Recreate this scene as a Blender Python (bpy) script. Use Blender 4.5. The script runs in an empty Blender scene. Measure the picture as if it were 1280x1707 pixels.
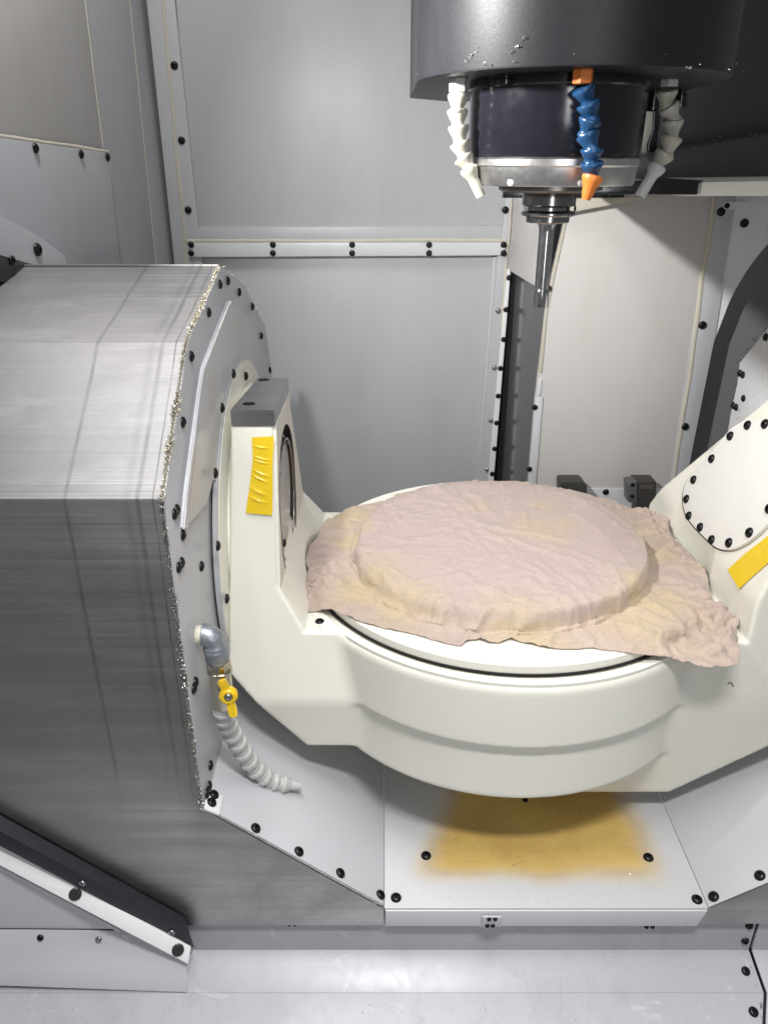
import bpy, bmesh, math, random
import numpy as np
from mathutils import Vector, Matrix, Quaternion, noise
random.seed(7); rng = np.random.default_rng(7)
S = bpy.context.scene
COL = S.collection
# ------------------------------------------------------------------ camera
PITCH = math.radians(24.6); FPX = 1282.0
cd = bpy.data.cameras.new("camera"); cam = bpy.data.objects.new("camera", cd); COL.objects.link(cam)
cam.location = (0, 0, 0); cam.rotation_euler = (math.radians(90) - PITCH, 0, 0)
cd.sensor_fit = 'VERTICAL'; cd.sensor_height = 24.0; cd.lens = 24.0 * FPX / 1707.0
cd.clip_start = 0.02; cd.clip_end = 60
S.camera = cam
# ------------------------------------------------------------------ world, lamps and added fills
w = bpy.data.worlds.new("World"); S.world = w; w.use_nodes = True
bg = w.node_tree.nodes["Background"]; bg.inputs[0].default_value = (0.96, 0.97, 1.0, 1); bg.inputs[1].default_value = 0.11
def area(name, loc, target, sx, sy, power, col=(1, 1, 1)):
    l = bpy.data.lights.new(name, 'AREA'); l.shape = 'RECTANGLE'; l.size = sx; l.size_y = sy; l.energy = power; l.color = col
    o = bpy.data.objects.new(name, l); COL.objects.link(o); o.location = loc
    o.rotation_euler = (Vector(target) - Vector(loc)).to_track_quat('-Z', 'Y').to_euler()
    return o
def bar(loc, yaw, sx, sy, power, col=(1, 1, 1), name="work_lamp"):
    o = area(name, loc, (loc[0], loc[1], loc[2] - 1), sx, sy, power, col); o.rotation_euler = (0, yaw, 0); return o
bar((-0.40, 1.22, 0.95), math.radians(4), 0.07, 0.50, 5.4, (1.0, 0.985, 0.96))
area("work_lamp", (-0.295, 0.80, 0.20), (0.62, 1.75, -0.26), 0.035, 0.035, 3.6, (1.0, 0.985, 0.96)).data.spread = math.radians(100)
bar((0.15, 0.20, 0.65), 0, 0.5, 0.14, 6.8, (1.0, 0.985, 0.96)).data.spread = math.radians(105)
bar((-0.1, 0.60, 1.5), 0, 0.9, 0.6, 3.3, (0.97, 0.98, 1.0), "ceiling_fill").data.spread = math.radians(90)  # added broad overhead fill in place of a bright ceiling
area("door_fill", (0.30, -0.45, -0.05), (0.25, 1.0, -0.3), 0.16, 0.8, 1.4, (0.98, 0.99, 1.0)).data.spread = math.radians(120)  # added fill standing in for light through the door opening
vs = S.view_settings; vs.view_transform = 'Standard'; vs.look = 'None'; vs.exposure = 0.68; vs.gamma = 1.0

# ------------------------------------------------------------------ survey helpers: where a sight line meets a real plane
CP, SP = math.cos(PITCH), math.sin(PITCH)
def ray(u, v):
    r = (u - 640) / FPX; q = (v - 853.5) / FPX
    return Vector((r, CP - q * SP, -SP - q * CP))
class Plane:
    def __init__(s, p, n):
        s.p = Vector(p); s.n = Vector(n).normalized()
        if s.n.dot(-s.p) < 0: s.n.negate()          # normal faces the camera side
    def at(s, u, v):
        d = ray(u, v); return d * (s.n.dot(s.p) / s.n.dot(d))
    def off(s, h): return Plane(s.p + s.n * h, s.n)
    def pts(s, L): return [s.at(*a) for a in L]
PX = lambda x: Plane((x, 0, 0), (1, 0, 0))
PY = lambda y: Plane((0, y, 0), (0, 1, 0))
PZ = lambda z: Plane((0, 0, z), (0, 0, 1))

# ------------------------------------------------------------------ materials
class NB:
    def __init__(s, name):
        s.m = bpy.data.materials.new(name); s.m.use_nodes = True
        s.t = s.m.node_tree; s.b = s.t.nodes["Principled BSDF"]; s.co = None
    def n(s, typ, **kw):
        x = s.t.nodes.new(typ)
        for k, v in kw.items():
            if k[0] == '_': setattr(x, k[1:], v)
            else: x.inputs[k].default_value = v
        return x
    def l(s, a, b): s.t.links.new(a, b)
    def coord(s, scale=(1, 1, 1)):
        if s.co is None: s.co = s.n('ShaderNodeTexCoord')
        m = s.n('ShaderNodeMapping'); m.inputs['Scale'].default_value = scale
        s.l(s.co.outputs['Object'], m.inputs['Vector']); return m.outputs['Vector']
    def noise(s, scale, detail=4, rough=.55, sc=(1, 1, 1), dist=0):
        x = s.n('ShaderNodeTexNoise', Scale=scale, Detail=detail, Roughness=rough, Distortion=dist)
        s.l(s.coord(sc), x.inputs['Vector']); return x.outputs['Fac']
    def ramp(s, fac, stops):
        r = s.n('ShaderNodeValToRGB'); e = r.color_ramp.elements
        while len(e) < len(stops): e.new(0.5)
        for el, (p, c) in zip(e, stops):
            el.position = p; el.color = (c, c, c, 1) if not isinstance(c, tuple) else (*c, 1)
        s.l(fac, r.inputs['Fac']); return r.outputs['Color']
    def mix(s, fac, a, b, mode='MIX'):
        x = s.n('ShaderNodeMix', _data_type='RGBA', _blend_type=mode)
        for v, i in ((fac, 0), (a, 6), (b, 7)):
            if hasattr(v, 'links'): s.l(v, x.inputs[i])
            else: x.inputs[i].default_value = v if i == 0 else (*v, 1) if len(v) == 3 else v
        return x.outputs[2]
    def math(s, op, a, b=0.0, c=0.0):
        x = s.n('ShaderNodeMath', _operation=op)
        for i, v in enumerate((a, b, c)):
            if hasattr(v, 'links'): s.l(v, x.inputs[i])
            else: x.inputs[i].default_value = v
        return x.outputs[0]
    def xyz(s):
        x = s.n('ShaderNodeSeparateXYZ'); s.l(s.coord(), x.inputs[0]); return x.outputs
    def set(s, k, v):
        if hasattr(v, 'links'): s.l(v, s.b.inputs[k])
        else: s.b.inputs[k].default_value = v if not isinstance(v, tuple) else (*v, 1)
    def bump(s, h, strength, dist):
        x = s.n('ShaderNodeBump', Strength=strength, Distance=dist); s.l(h, x.inputs['Height'])
        s.l(x.outputs[0], s.b.inputs['Normal'])
def mul(c, k): return tuple(a * k for a in c)
def paint(name, c, rough=.4, grime=.12, peel=.0006, streak=True, spec=.5):
    m = NB(name)
    n1 = m.noise(2.3, 5, .6); n2 = m.noise(9, 6, .65, (1, 1, .18) if streak else (1, 1, 1), .3)
    f = m.math('MULTIPLY', m.ramp(n2, [(.42, 0.0), (.75, 1.0)]), m.ramp(n1, [(.35, 0.0), (.7, 1.0)]))
    col = m.mix(m.math('MULTIPLY', f, grime * 2.2), c, (c[0] * .72, c[1] * .69, c[2] * .60))
    sp = m.ramp(m.noise(160, 2, .5), [(.73, 0.0), (.78, 1.0)])
    col = m.mix(m.math('MULTIPLY', sp, grime), col, mul(c, .45))
    m.set('Base Color', col)
    m.set('Roughness', m.math('ADD', m.math('MULTIPLY', n2, .14), rough - .07))
    m.set('Specular IOR Level', spec)
    m.bump(m.noise(420, 2, .5), .12, peel)
    return m.m
CREAM = paint("cream_paint", (.80, .785, .70), .42, .16)
GREY = paint("grey_paint", (.47, .48, .505), .33, .12)
GREYB = paint("grey_wall_paint", (.44, .448, .47), .40, .26)
LIGHT = paint("light_grey_paint", (.60, .61, .635), .34, .12)
WHITE = paint("white_paint", (.72, .725, .745), .35, .08)
BAND_LIT = paint("band_lit_white", (.80, .80, .82), .35, .06)  # white band, paint raised to carry the light on its upward face
WARMP = paint("warm_grey_paint", (.53, .515, .50), .45, .22)
SEAL = paint("sealant", (.52, .49, .41), .55, .35, .002)
DUSK = paint("slate_paint", (.050, .051, .058), .34, .2)
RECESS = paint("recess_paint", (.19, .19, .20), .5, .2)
def simple(name, c, rough=.5, metal=0, bump=None, spec=.5):
    m = NB(name); n = m.noise(60, 4, .6)
    m.set('Base Color', m.mix(n, mul(c, .78), mul(c, 1.15)))
    m.set('Roughness', m.math('ADD', m.math('MULTIPLY', n, .2), rough - .1)); m.set('Metallic', metal); m.set('Specular IOR Level', spec)
    if bump: m.bump(m.noise(bump[0], 3), bump[1], bump[2])
    return m.m
BLACKB = simple("black_oxide", (.018, .018, .02), .28, .6)
RUBBER = simple("black_rubber", (.02, .019, .026), .42, 0, (300, .3, .0008))
BLACKP = simple("black_gloss", (.011, .011, .016), .16, 0)
CHIP = simple("chip_metal", (.60, .58, .54), .36, .9)
CHIPD = simple("chip_dark", (.16, .15, .14), .35, .9)
CHIPG = simple("chip_gold", (.62, .55, .38), .5, .35)
ORANGE = simple("orange_plastic", (.70, .20, .035), .40)
BLUE = simple("blue_plastic", (.012, .062, .155), .34)
IVORY = simple("ivory_plastic", (.44, .425, .36), .36)
GREYPL = simple("grey_plastic", (.50, .50, .49), .36)
GALV = simple("galvanised_iron", (.36, .39, .43), .42, .75, (160, .5, .002))
NICKEL = simple("nickel_brass", (.60, .55, .46), .22, 1)
YELLOW = simple("yellow_plastic", (.84, .56, .02), .33)
BLOCKM = simple("dark_block", (.05, .048, .045), .45, .2)
DARKSLOT = simple("dark_gap", (.008, .008, .009), .6)
CHROME = simple("chrome", (.50, .50, .51), .20, 1)
def brushed(name, base, rough, axis, lines=True, lo=.74, lo2=.8):
    m = NB(name)
    sc = {'x': (.6, 90, 90), 'z': (90, 90, .8), 'r': (60, 60, 60)}[axis]
    n = m.noise(3.2, 6, .75, sc); n3 = m.noise(1.4, 4, .6, {'x': (1.2, 14, 14), 'z': (14, 14, 1), 'r': (4, 4, 4)}[axis])
    col = m.mix(m.ramp(n, [(.36, 0.0), (.62, 1.0)]), mul(base, lo), mul(base, 1.05))
    col = m.mix(m.ramp(n3, [(.4, 0.0), (.62, .65)]), col, mul(base, lo2))
    sm = m.noise(3.5, 6, .7, (1, 1.6, 1.6), .8); col = m.mix(m.ramp(sm, [(.38, 0.0), (.66, .75)]), col, mul(base, .58))
    sm2 = m.noise(9, 5, .7, (.5, 2.2, 2.2), .5); col = m.mix(m.ramp(sm2, [(.55, 0.0), (.8, .55)]), col, mul(base, 1.25))
    if lines:                                   # wear lines where the next telescope section rests
        X = m.xyz()[0]
        wob = m.math('MULTIPLY', m.math('SUBTRACT', m.noise(9, 3, .5, (.2, 1, 1)), .5), .006)
        X = m.math('ADD', X, wob)
        tot = None
        for x0, wd, st in ((-.360, .0035, .75), (-.278, .0045, .6), (-.2605, .0016, .85), (-.290, .008, .25)):
            d = m.math('ABSOLUTE', m.math('SUBTRACT', X, x0))
            f = m.math('MULTIPLY', m.math('SUBTRACT', 1.0, m.math('MINIMUM', m.math('DIVIDE', d, wd), 1.0)), st)
            tot = f if tot is None else m.math('MAXIMUM', tot, f)
        brk = m.ramp(m.noise(20, 4, .6), [(.3, .35), (.6, 1.0)])
        zf = m.n('ShaderNodeMapRange', _interpolation_type='SMOOTHSTEP'); m.l(m.xyz()[2], zf.inputs[0]); zf.inputs[1].default_value = -.84; zf.inputs[2].default_value = -.68
        col = m.mix(m.math('MULTIPLY', m.math('MULTIPLY', tot, brk), zf.outputs[0]), col, mul(base, .28))
        far = m.ramp(m.math('MULTIPLY', X, -1.0), [(.355, 0.0), (.362, .35)])
        col = m.mix(far, col, mul(base, .74))
    m.set('Base Color', col); m.set('Metallic', 1.0)
    m.set('Roughness', m.math('ADD', m.math('MULTIPLY', n, .22), rough - .11))
    if axis != 'r' and rough > .5:
        m.bump(m.noise(3.2, 2, .5, sc), .2, .00022)
    return m.m
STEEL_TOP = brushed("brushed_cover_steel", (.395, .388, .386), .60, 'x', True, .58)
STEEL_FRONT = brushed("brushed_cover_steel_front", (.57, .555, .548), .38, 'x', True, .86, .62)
STEEL = brushed("ground_steel", (.52, .52, .53), .30, 'x', False, .94)
STEELV = brushed("turned_steel", (.72, .71, .70), .36, 'r', False, .95)

# ------------------------------------------------------------------ object helpers
WORG = {}
def put(o, parent=None, org=None):
    COL.objects.link(o); org = Vector(org) if org is not None else Vector((0, 0, 0))
    WORG[o.name] = org
    if parent is not None:
        o.parent = parent; o.location = org - WORG[parent.name]
    else: o.location = org
    return o
def tag(o, label=None, cat=None, group=None, kind=None):
    for k, v in (('label', label), ('category', cat), ('group', group), ('kind', kind)):
        if v: o[k] = v
    return o
def thing(name, label, cat, loc, group=None, kind=None):
    o = bpy.data.objects.new(name, None); o.empty_display_size = .05
    put(o, None, loc); return tag(o, label, cat, group, kind)
def smooth_angle(me, ang=35):
    bm = bmesh.new(); bm.from_mesh(me)
    for f in bm.faces: f.smooth = True
    for e in bm.edges: e.smooth = not (len(e.link_faces) == 2 and e.calc_face_angle(0) > math.radians(ang))
    bm.to_mesh(me); bm.free()
def mesh(name, verts, faces, mat, parent=None, bevel=0, ang=35, org=None, seg=2, recalc=True):
    me = bpy.data.meshes.new(name)
    o0 = Vector(org) if org is not None else Vector((0, 0, 0))
    bm = bmesh.new()
    vv = [bm.verts.new(Vector(v) - o0) for v in verts]
    for f in faces:
        try: bm.faces.new([vv[i] for i in f])
        except ValueError: pass
    if recalc: bmesh.ops.recalc_face_normals(bm, faces=bm.faces)
    if bevel:
        es = [e for e in bm.edges if len(e.link_faces) == 2 and e.calc_face_angle(0) > math.radians(30)]
        bmesh.ops.bevel(bm, geom=es, offset=bevel, segments=seg, profile=.6, affect='EDGES', clamp_overlap=True)
    bm.to_mesh(me); bm.free(); smooth_angle(me, ang)
    me.materials.append(mat)
    return put(bpy.data.objects.new(name, me), parent, org)
def slab(name, pts, n, th, mat, parent=None, bevel=.001, org=None, ang=35):
    """a plate: planar outline pts is the face seen, th goes back along -n"""
    n = Vector(n).normalized(); P = [Vector(p) for p in pts]; k = len(P)
    V = P + [p - n * th for p in P]
    F = [list(range(k)), list(range(2 * k - 1, k - 1, -1))] + [[i, (i + 1) % k, k + (i + 1) % k, k + i] for i in range(k)]
    return mesh(name, V, F, mat, parent, bevel, ang, org)
def pslab(name, pl, px, th, mat, parent=None, bevel=.001, off=0.0):
    q = pl.off(off) if off else pl
    return slab(name, q.pts(px), pl.n, th, mat, parent, bevel)
def holed(name, outer, holes, n, th, mat, parent=None):
    """plate with holes: front, back and walls"""
    n = Vector(n).normalized(); bm = bmesh.new(); loops = []
    for L in [outer] + holes:
        vs_ = [bm.verts.new(Vector(p)) for p in L]
        es = [bm.edges.new((vs_[i], vs_[(i + 1) % len(vs_)])) for i in range(len(vs_))]
        loops.append((vs_, es))
    bmesh.ops.triangle_fill(bm, edges=[e for l in loops for e in l[1]], use_beauty=True, normal=n)
    fr = list(bm.faces)
    ex = bmesh.ops.extrude_face_region(bm, geom=fr)
    nv = [g for g in ex['geom'] if isinstance(g, bmesh.types.BMVert)]
    bmesh.ops.translate(bm, verts=nv, vec=-n * th)
    bmesh.ops.recalc_face_normals(bm, faces=bm.faces)
    me = bpy.data.meshes.new(name); bm.to_mesh(me); bm.free(); smooth_angle(me); me.materials.append(mat)
    return put(bpy.data.objects.new(name, me), parent)
def frame_of(axis):
    a = Vector(axis).normalized(); t = Vector((0, 0, 1)) if abs(a.z) < .9 else Vector((1, 0, 0))
    u = a.cross(t).normalized(); return u, a.cross(u).normalized(), a
def lathe_data(prof, seg=40, caps=True):
    """profile [(r, h)] about +Z from h; closes ends with r>0"""
    V, F = [], []
    for r, h in prof:
        for i in range(seg):
            a = 2 * math.pi * i / seg; V.append((r * math.cos(a), r * math.sin(a), h))
    for j in range(len(prof) - 1):
        for i in range(seg):
            k = (i + 1) % seg; F.append([j * seg + i, j * seg + k, (j + 1) * seg + k, (j + 1) * seg + i])
    if caps:
        F.append(list(range(seg))); F.append(list(range(len(prof) * seg - 1, (len(prof) - 1) * seg - 1, -1)))
    return V, F
def lathe(name, prof, base, axis, mat, parent=None, seg=48, ang=35, bevel=0, caps=True):
    V, F = lathe_data(prof, seg, caps); u, v, a = frame_of(axis); b = Vector(base)
    W = [b + u * p[0] + v * p[1] + a * p[2] for p in V]
    return mesh(name, W, F, mat, parent, bevel, ang)
def tube(name, path, rad, mat, parent=None, seg=14, ang=50, caps=True):
    P = [Vector(p) for p in path]; n = len(P); R = rad if isinstance(rad, list) else [rad] * n
    V, F = [], []; u = None
    for i, p in enumerate(P):
        t = (P[min(i + 1, n - 1)] - P[max(i - 1, 0)]).normalized()
        if u is None: u = frame_of(t)[0]
        u = (u - t * u.dot(t)).normalized(); v = t.cross(u)
        for k in range(seg):
            a = 2 * math.pi * k / seg; V.append(p + u * (R[i] * math.cos(a)) + v * (R[i] * math.sin(a)))
    for i in range(n - 1):
        for k in range(seg):
            q = (k + 1) % seg; F.append([i * seg + k, i * seg + q, (i + 1) * seg + q, (i + 1) * seg + k])
    if caps: F += [list(range(seg)), list(range(n * seg - 1, (n - 1) * seg - 1, -1))]
    return mesh(name, V, F, mat, parent, 0, ang)
def data_mesh(name, V, F, mat, ang=40):
    me = bpy.data.meshes.new(name); me.from_pydata([tuple(v) for v in V], [], F)
    bm = bmesh.new(); bm.from_mesh(me); bmesh.ops.recalc_face_normals(bm, faces=bm.faces); bm.to_mesh(me); bm.free()
    smooth_angle(me, ang); me.materials.append(mat); return me
# button-head bolt, head radius 1, hex socket sunk in a low dome
def bolt_mesh(name, mat, hexs=6):
    prof = [(1.0, 0), (1.0, .16), (.93, .34), (.78, .50), (.60, .58), (.52, .60)]
    V, F = lathe_data(prof, 18, False)
    top = len(prof) - 1; base = len(V)
    for i in range(18):
        a = 2 * math.pi * i / 18; s = math.pi / 3; h = .44 / math.cos((a % s) - s / 2) * math.cos(s / 2)
        V.append((h * math.cos(a), h * math.sin(a), .60))
    b2 = len(V)
    for i in range(18): V.append((V[base + i][0] * .97, V[base + i][1] * .97, .25))
    for i in range(18):
        k = (i + 1) % 18
        F.append([top * 18 + i, top * 18 + k, base + k, base + i]); F.append([base + i, base + k, b2 + k, b2 + i])
    F.append(list(range(b2, b2 + 18)))
    return data_mesh(name, V, F, mat, 40)
BOLT = bolt_mesh("bolt", BLACKB); BOLTS = bolt_mesh("steel_bolt", simple("zinc_steel", (.35, .35, .36), .3, .9))
def cap_mesh():
    prof = [(1.0, 0), (1.0, .22), (.90, .30), (.72, .30), (.70, .24), (.62, .24), (.60, .30), (.30, .30), (.28, .12), (.12, .12), (.10, .05)]
    V, F = lathe_data(prof, 28, True); return data_mesh("cap_screw", V, F, simple('cap_black', (.045, .045, .047), .38, .4), 40)
CAP = cap_mesh()
def bolt(parent, pos, n, r=.0068, me=None, name='bolt', spin=None):
    o = bpy.data.objects.new(name, me or BOLT); put(o, parent, pos)
    q = Vector((0, 0, 1)).rotation_difference(Vector(n)); a = random.uniform(0, 6.28) if spin is None else spin
    tl = Quaternion((random.uniform(-1, 1), random.uniform(-1, 1), 0), random.uniform(0, .03))
    o.rotation_mode = 'QUATERNION'; o.rotation_quaternion = q @ Quaternion((0, 0, 1), a) @ tl
    o.scale = (r, r, r); return o
def bolts(parent, pl, px, r=.0068, me=None, off=0.0):
    q = pl.off(off) if off else pl
    for u, v in px: bolt(parent, q.at(u, v), pl.n, r, me)
def box(name, lo, hi, mat, parent=None, bevel=.002):
    x0, y0, z0 = lo; x1, y1, z1 = hi
    V = [(x, y, z) for x in (x0, x1) for y in (y0, y1) for z in (z0, z1)]
    F = [[0, 1, 3, 2], [4, 6, 7, 5], [0, 4, 5, 1], [2, 3, 7, 6], [0, 2, 6, 4], [1, 5, 7, 3]]
    return mesh(name, V, F, mat, parent, bevel)
def bead(name, pl, px, wd, mat, parent, off=.001, jit=.25):
    """a hand-run sealant bead"""
    P = []
    for (a, b), (c, d) in zip(px[:-1], px[1:]):
        k = max(2, int(math.hypot(c - a, d - b) / 9))
        for i in range(k): P.append(pl.at(a + (c - a) * i / k, b + (d - b) * i / k))
    P.append(pl.at(*px[-1]))
    V, F = [], []
    for i, p in enumerate(P):
        t = (P[min(i + 1, len(P) - 1)] - P[max(i - 1, 0)]).normalized(); s = t.cross(pl.n)
        k = 1 + jit * noise.noise(p * 37); k2 = jit * noise.noise(p * 23 + Vector((5, 1, 2)))
        for x, h in ((-1, 0), (-.6, .55), (0, .8), (.6, .55), (1, 0)):
            V.append(p + s * wd * (x * k + k2) + pl.n * (off + h * wd * .5 - .001 * (h == 0)))
    for i in range(len(P) - 1):
        for k in range(4): F.append([i * 5 + k, i * 5 + k + 1, (i + 1) * 5 + k + 1, (i + 1) * 5 + k])
    return mesh(name, V, F, mat, parent, 0, 80)
def chips(name, segs, density, size, spread, mats, label, cat, parent=None):
    """loose swarf: curled slivers scattered along edges, one counted-by-nobody mesh"""
    V, F, M = [], [], []
    for a, b, nrm in segs:
        a, b, nrm = Vector(a), Vector(b), Vector(nrm).normalized(); L = (b - a).length
        for _ in range(int(L * density)):
            c = a.lerp(b, random.random())
            cl = .6 + .9 * max(0, noise.noise(c * 28) + .3)
            c = c + Vector([random.gauss(0, spread * cl) for _ in range(3)]) + nrm * random.uniform(0, size)
            s = size * random.uniform(.35, 1.25) * min(1.3, cl)
            ax = Vector([random.gauss(0, 1) for _ in range(3)]).normalized(); u, v, _ = frame_of(ax)
            i0 = len(V); cur = random.uniform(.4, 1.6); wd = s * random.uniform(.18, .4)
            for k in range(3):
                t = (k - 1) * cur; p = c + u * (s * math.sin(t)) + v * (s * (math.cos(t) - 1) * .8)
                V += [p - ax * wd, p + ax * wd]
            F += [[i0, i0 + 1, i0 + 3, i0 + 2], [i0 + 2, i0 + 3, i0 + 5, i0 + 4]]
            m = 0 if random.random() < .6 else 1; M += [m, m]
    me = bpy.data.meshes.new(name); me.from_pydata([tuple(v) for v in V], [], F)
    for m in mats: me.materials.append(m)
    me.polygons.foreach_set('material_index', M)
    return tag(put(bpy.data.objects.new(name, me), parent), label, cat, None, 'stuff')

# ================================================================== BACK WALL  (plane y = 2.0)
BW = PY(2.0); nb = BW.n
r = thing('back_wall', 'grey sheet metal back wall with two tall panels split by a bolted ledge', 'wall', (-.05, 2.0, -1.1))
pslab('wall_sheet', BW, [(150, -120), (1050, -120), (960, 1200), (300, 1200)], .01, GREYB, r, .0, -.03)
pslab('frame_strip', BW, [(232, -120), (279, -120), (339, 455), (432, 1200), (366, 1200), (291, 443)], .02, GREYB, r, .003, .004)
pslab('frame_strip', BW, [(899, -120), (926, -120), (852, 450), (790, 1200), (765, 1200), (829, 425), (838, 375)], .02, GREYB, r, .003, .004)
pslab('upper_panel', BW, [(282, -120), (898, -120), (838, 378), (328, 381)], .02, GREYB, r, .004, -.004)
pslab('ledge_lip', BW, [(327, 379), (838, 376), (836, 404), (319, 405)], .02, GREYB, r, .003, .005)
pslab('ledge_strip', BW, [(316, 405), (844, 404), (840, 426), (317, 429)], .03, LIGHT, r, .003, .012)
pslab('lower_panel', BW, [(332, 425), (827, 422), (765, 1200), (432, 1200)], .02, GREYB, r, .004, -.012)
pslab('panel_fold', BW, [(822, 428), (829, 428), (777, 1100), (768, 1100)], .02, GREYB, r, .002, -.002)
bead('sealant_bead', BW.off(.006), [(270, -60), (272, 0), (283, 130), (293, 250), (303, 340), (308, 405), (309, 440)], .0042, SEAL, r, -.001, .5)
bead('sealant_bead', BW.off(.006), [(312, 402), (420, 401), (560, 402), (700, 400), (843, 401)], .0045, SEAL, r, -.001, .3)
bead('sealant_bead', BW.off(.006), [(862, 200), (853, 330), (848, 400), (842, 450), (838, 520), (829, 650), (818, 800), (812, 900)], .0035, SEAL, r, .0, .5)
bolts(r, BW, [(291, 109), (303, 234), (314, 350), (842, 350)], .0085, None, .004)
for u in (319, 455, 587, 715, 839): bolts(r, BW, [(u, 408), (u, 422)], .0075, None, .012)
bolts(r, BW, [(830, 518), (824, 613), (818, 701), (812, 783)], .0070, BOLTS, .004)

# ---- narrow strip with a row of bolts beside a dark slot, and a glossy side panel, coloured dark for its shade, that mirrors it
SL = Plane(BW.at(848, 460), (0, 1, 0))
r = thing('corner_strip', 'narrow white corner strip with a row of small black bolts beside dark slot', 'corner strip', BW.at(820, 900))
pslab('strip', BW, [(845, 449), (851, 449), (818, 860), (808, 860)], .012, WHITE, r, .001, .012)
bolts(r, BW, [(848, 463), (843, 516), (839, 566), (834, 614), (830, 660), (827, 705), (824, 748), (820, 790)], .0068, None, .012)
COLY = 1.80
colfront = PY(COLY)
e0 = BW.at(852, 449); e1 = BW.at(816, 880)
sx = BW.at(846, 520).x
cx = colfront.at(905, 520).x
side = Plane((sx, 2.0, 0), (2.0 - COLY, cx - sx, 0)) if True else None
GLOSS = NB("glossy_shade_panel"); GLOSS.set('Base Color', (.10, .10, .105)); GLOSS.set('Roughness', .13); GLOSS.set('Specular IOR Level', .8)  # dark base colour carries the shade on a grey glossy panel
r = thing('side_panel', 'glossy side panel coloured dark as in shade behind the tool mirroring a row of bolts', 'panel', (.34, 1.9, -.7))
tl = Vector((sx + .012, 1.985, 0)); tr = Vector((cx + .002, COLY + .01, 0))
def sp(p, z): return Vector((p.x, p.y, z))
zt0, zt1 = BW.at(852, 449).z, colfront.at(907, 480).z
slab('panel', [sp(tl, -1.1), sp(tr, -1.1), sp(tr, zt1), sp(tl, zt0)], side.n, .004, GLOSS.m, r, .001)
slab('slot_gap', [sp(tl - Vector((.022, -.03, 0)), -1.1), sp(tl + Vector((.002, -.001, 0)), -1.1), sp(tl + Vector((.002, -.001, 0)), zt0), sp(tl - Vector((.022, -.03, 0)), zt0)], (0, -1, 0), .004, DARKSLOT, r, 0)
# upper cream part of the same side, standing proud
r = thing('upper_side_panel', 'pale side panel above the dark glossy one, seen behind the tool shank', 'panel', (.34, 1.9, -.2))
ofs = side.n * .02
slab('panel', [sp(tl, zt0) + ofs, sp(tr, zt1) + ofs, sp(tr, .45) + ofs, sp(tl, .45) + ofs], side.n, .022, WARMP, r, .002)

# ================================================================== RIGHT REAR COLUMN (front y = 1.8)
r = thing('rear_column', 'tall pale sheet metal column at the back right behind the round table', 'column', (.55, 1.8, -1.1))
pslab('front_sheet', colfront, [(966, 160), (1213, 160), (1115, 812), (1112, 880), (1000, 880), (880, 880), (884, 800), (895, 640), (908, 520), (922, 450), (941, 368)], .02, WARMP, r, .003)
pslab('edge_strip', colfront, [(941, 368), (922, 450), (908, 520), (897, 620), (903, 620), (912, 520), (926, 450), (944, 372)], .01, SEAL, r, .001, .003)
pslab('side_flange', colfront, [(893, 660), (905, 662), (893, 812), (880, 812)], .02, LIGHT, r, .001, .004)
pslab('side_flange', colfront, [(897, 632), (904, 632), (901, 660), (893, 660)], .02, LIGHT, r, .001, .003)
pslab('bottom_flange', colfront, [(880, 814), (1114, 816), (1100, 1000), (870, 1000)], .02, LIGHT, r, .001, .006)
bolts(r, colfront, [(914, 481), (891, 679), (882, 782)], .007, None, .004)
bolts(r, colfront, [(915, 819), (1009, 820)], .008, None, .006)
bead('sealant_bead', colfront, [(1190, 330), (1180, 400), (1170, 460), (1160, 540), (1148, 630), (1137, 700), (1126, 770), (1116, 830)], .006, SEAL, r, .002, .3)
# right strip, wall and arched opening
r = thing('right_wall', 'pale wall at far right with a large dark arched opening', 'wall', (.80, 1.8, -1.1))
pslab('strip', colfront, [(1213, 160), (1250, 160), (1226, 335), (1190, 560), (1150, 760), (1126, 880), (1112, 880), (1115, 812)], .02, GREY, r, .002, .002)
arch_in = [(1360, 300), (1330, 350), (1300, 385), (1280, 405), (1255, 435), (1235, 465), (1215, 502), (1203, 535), (1192, 562), (1184, 590), (1177, 622), (1168, 664), (1158, 712), (1148, 762), (1130, 860)]
for _ in range(2): arch_in = [arch_in[0]] + [q for a, b in zip(arch_in, arch_in[1:]) for q in ((a[0] * .75 + b[0] * .25, a[1] * .75 + b[1] * .25), (a[0] * .25 + b[0] * .75, a[1] * .25 + b[1] * .75))] + [arch_in[-1]]
outer = [(1250, 160), (1480, 160)] + [(1480, 300)] + arch_in + [(1126, 880), (1150, 760), (1190, 560), (1226, 335)]
pslab('wall_sheet', colfront, outer, .006, WHITE, r, .0, -.004)
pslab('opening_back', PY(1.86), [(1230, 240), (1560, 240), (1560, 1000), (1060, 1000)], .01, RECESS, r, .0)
bead('crease', colfront, [(1248, 200), (1226, 335), (1190, 560), (1150, 760), (1130, 860)], .0018, WHITE, r, .0, .1)
bolts(r, colfront, [(1201, 353), (1170, 542), (1141, 711)], .0095, None, .002)
bolts(r, colfront, [(1240, 372)], .0095, None, -.003)
pslab('label_tab', colfront, [(1206, 336), (1245, 336), (1243, 349), (1205, 349)], .002, WHITE, r, 0, .006)
bolts(r, colfront, [(1211, 343)], .006, None, .006)
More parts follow.
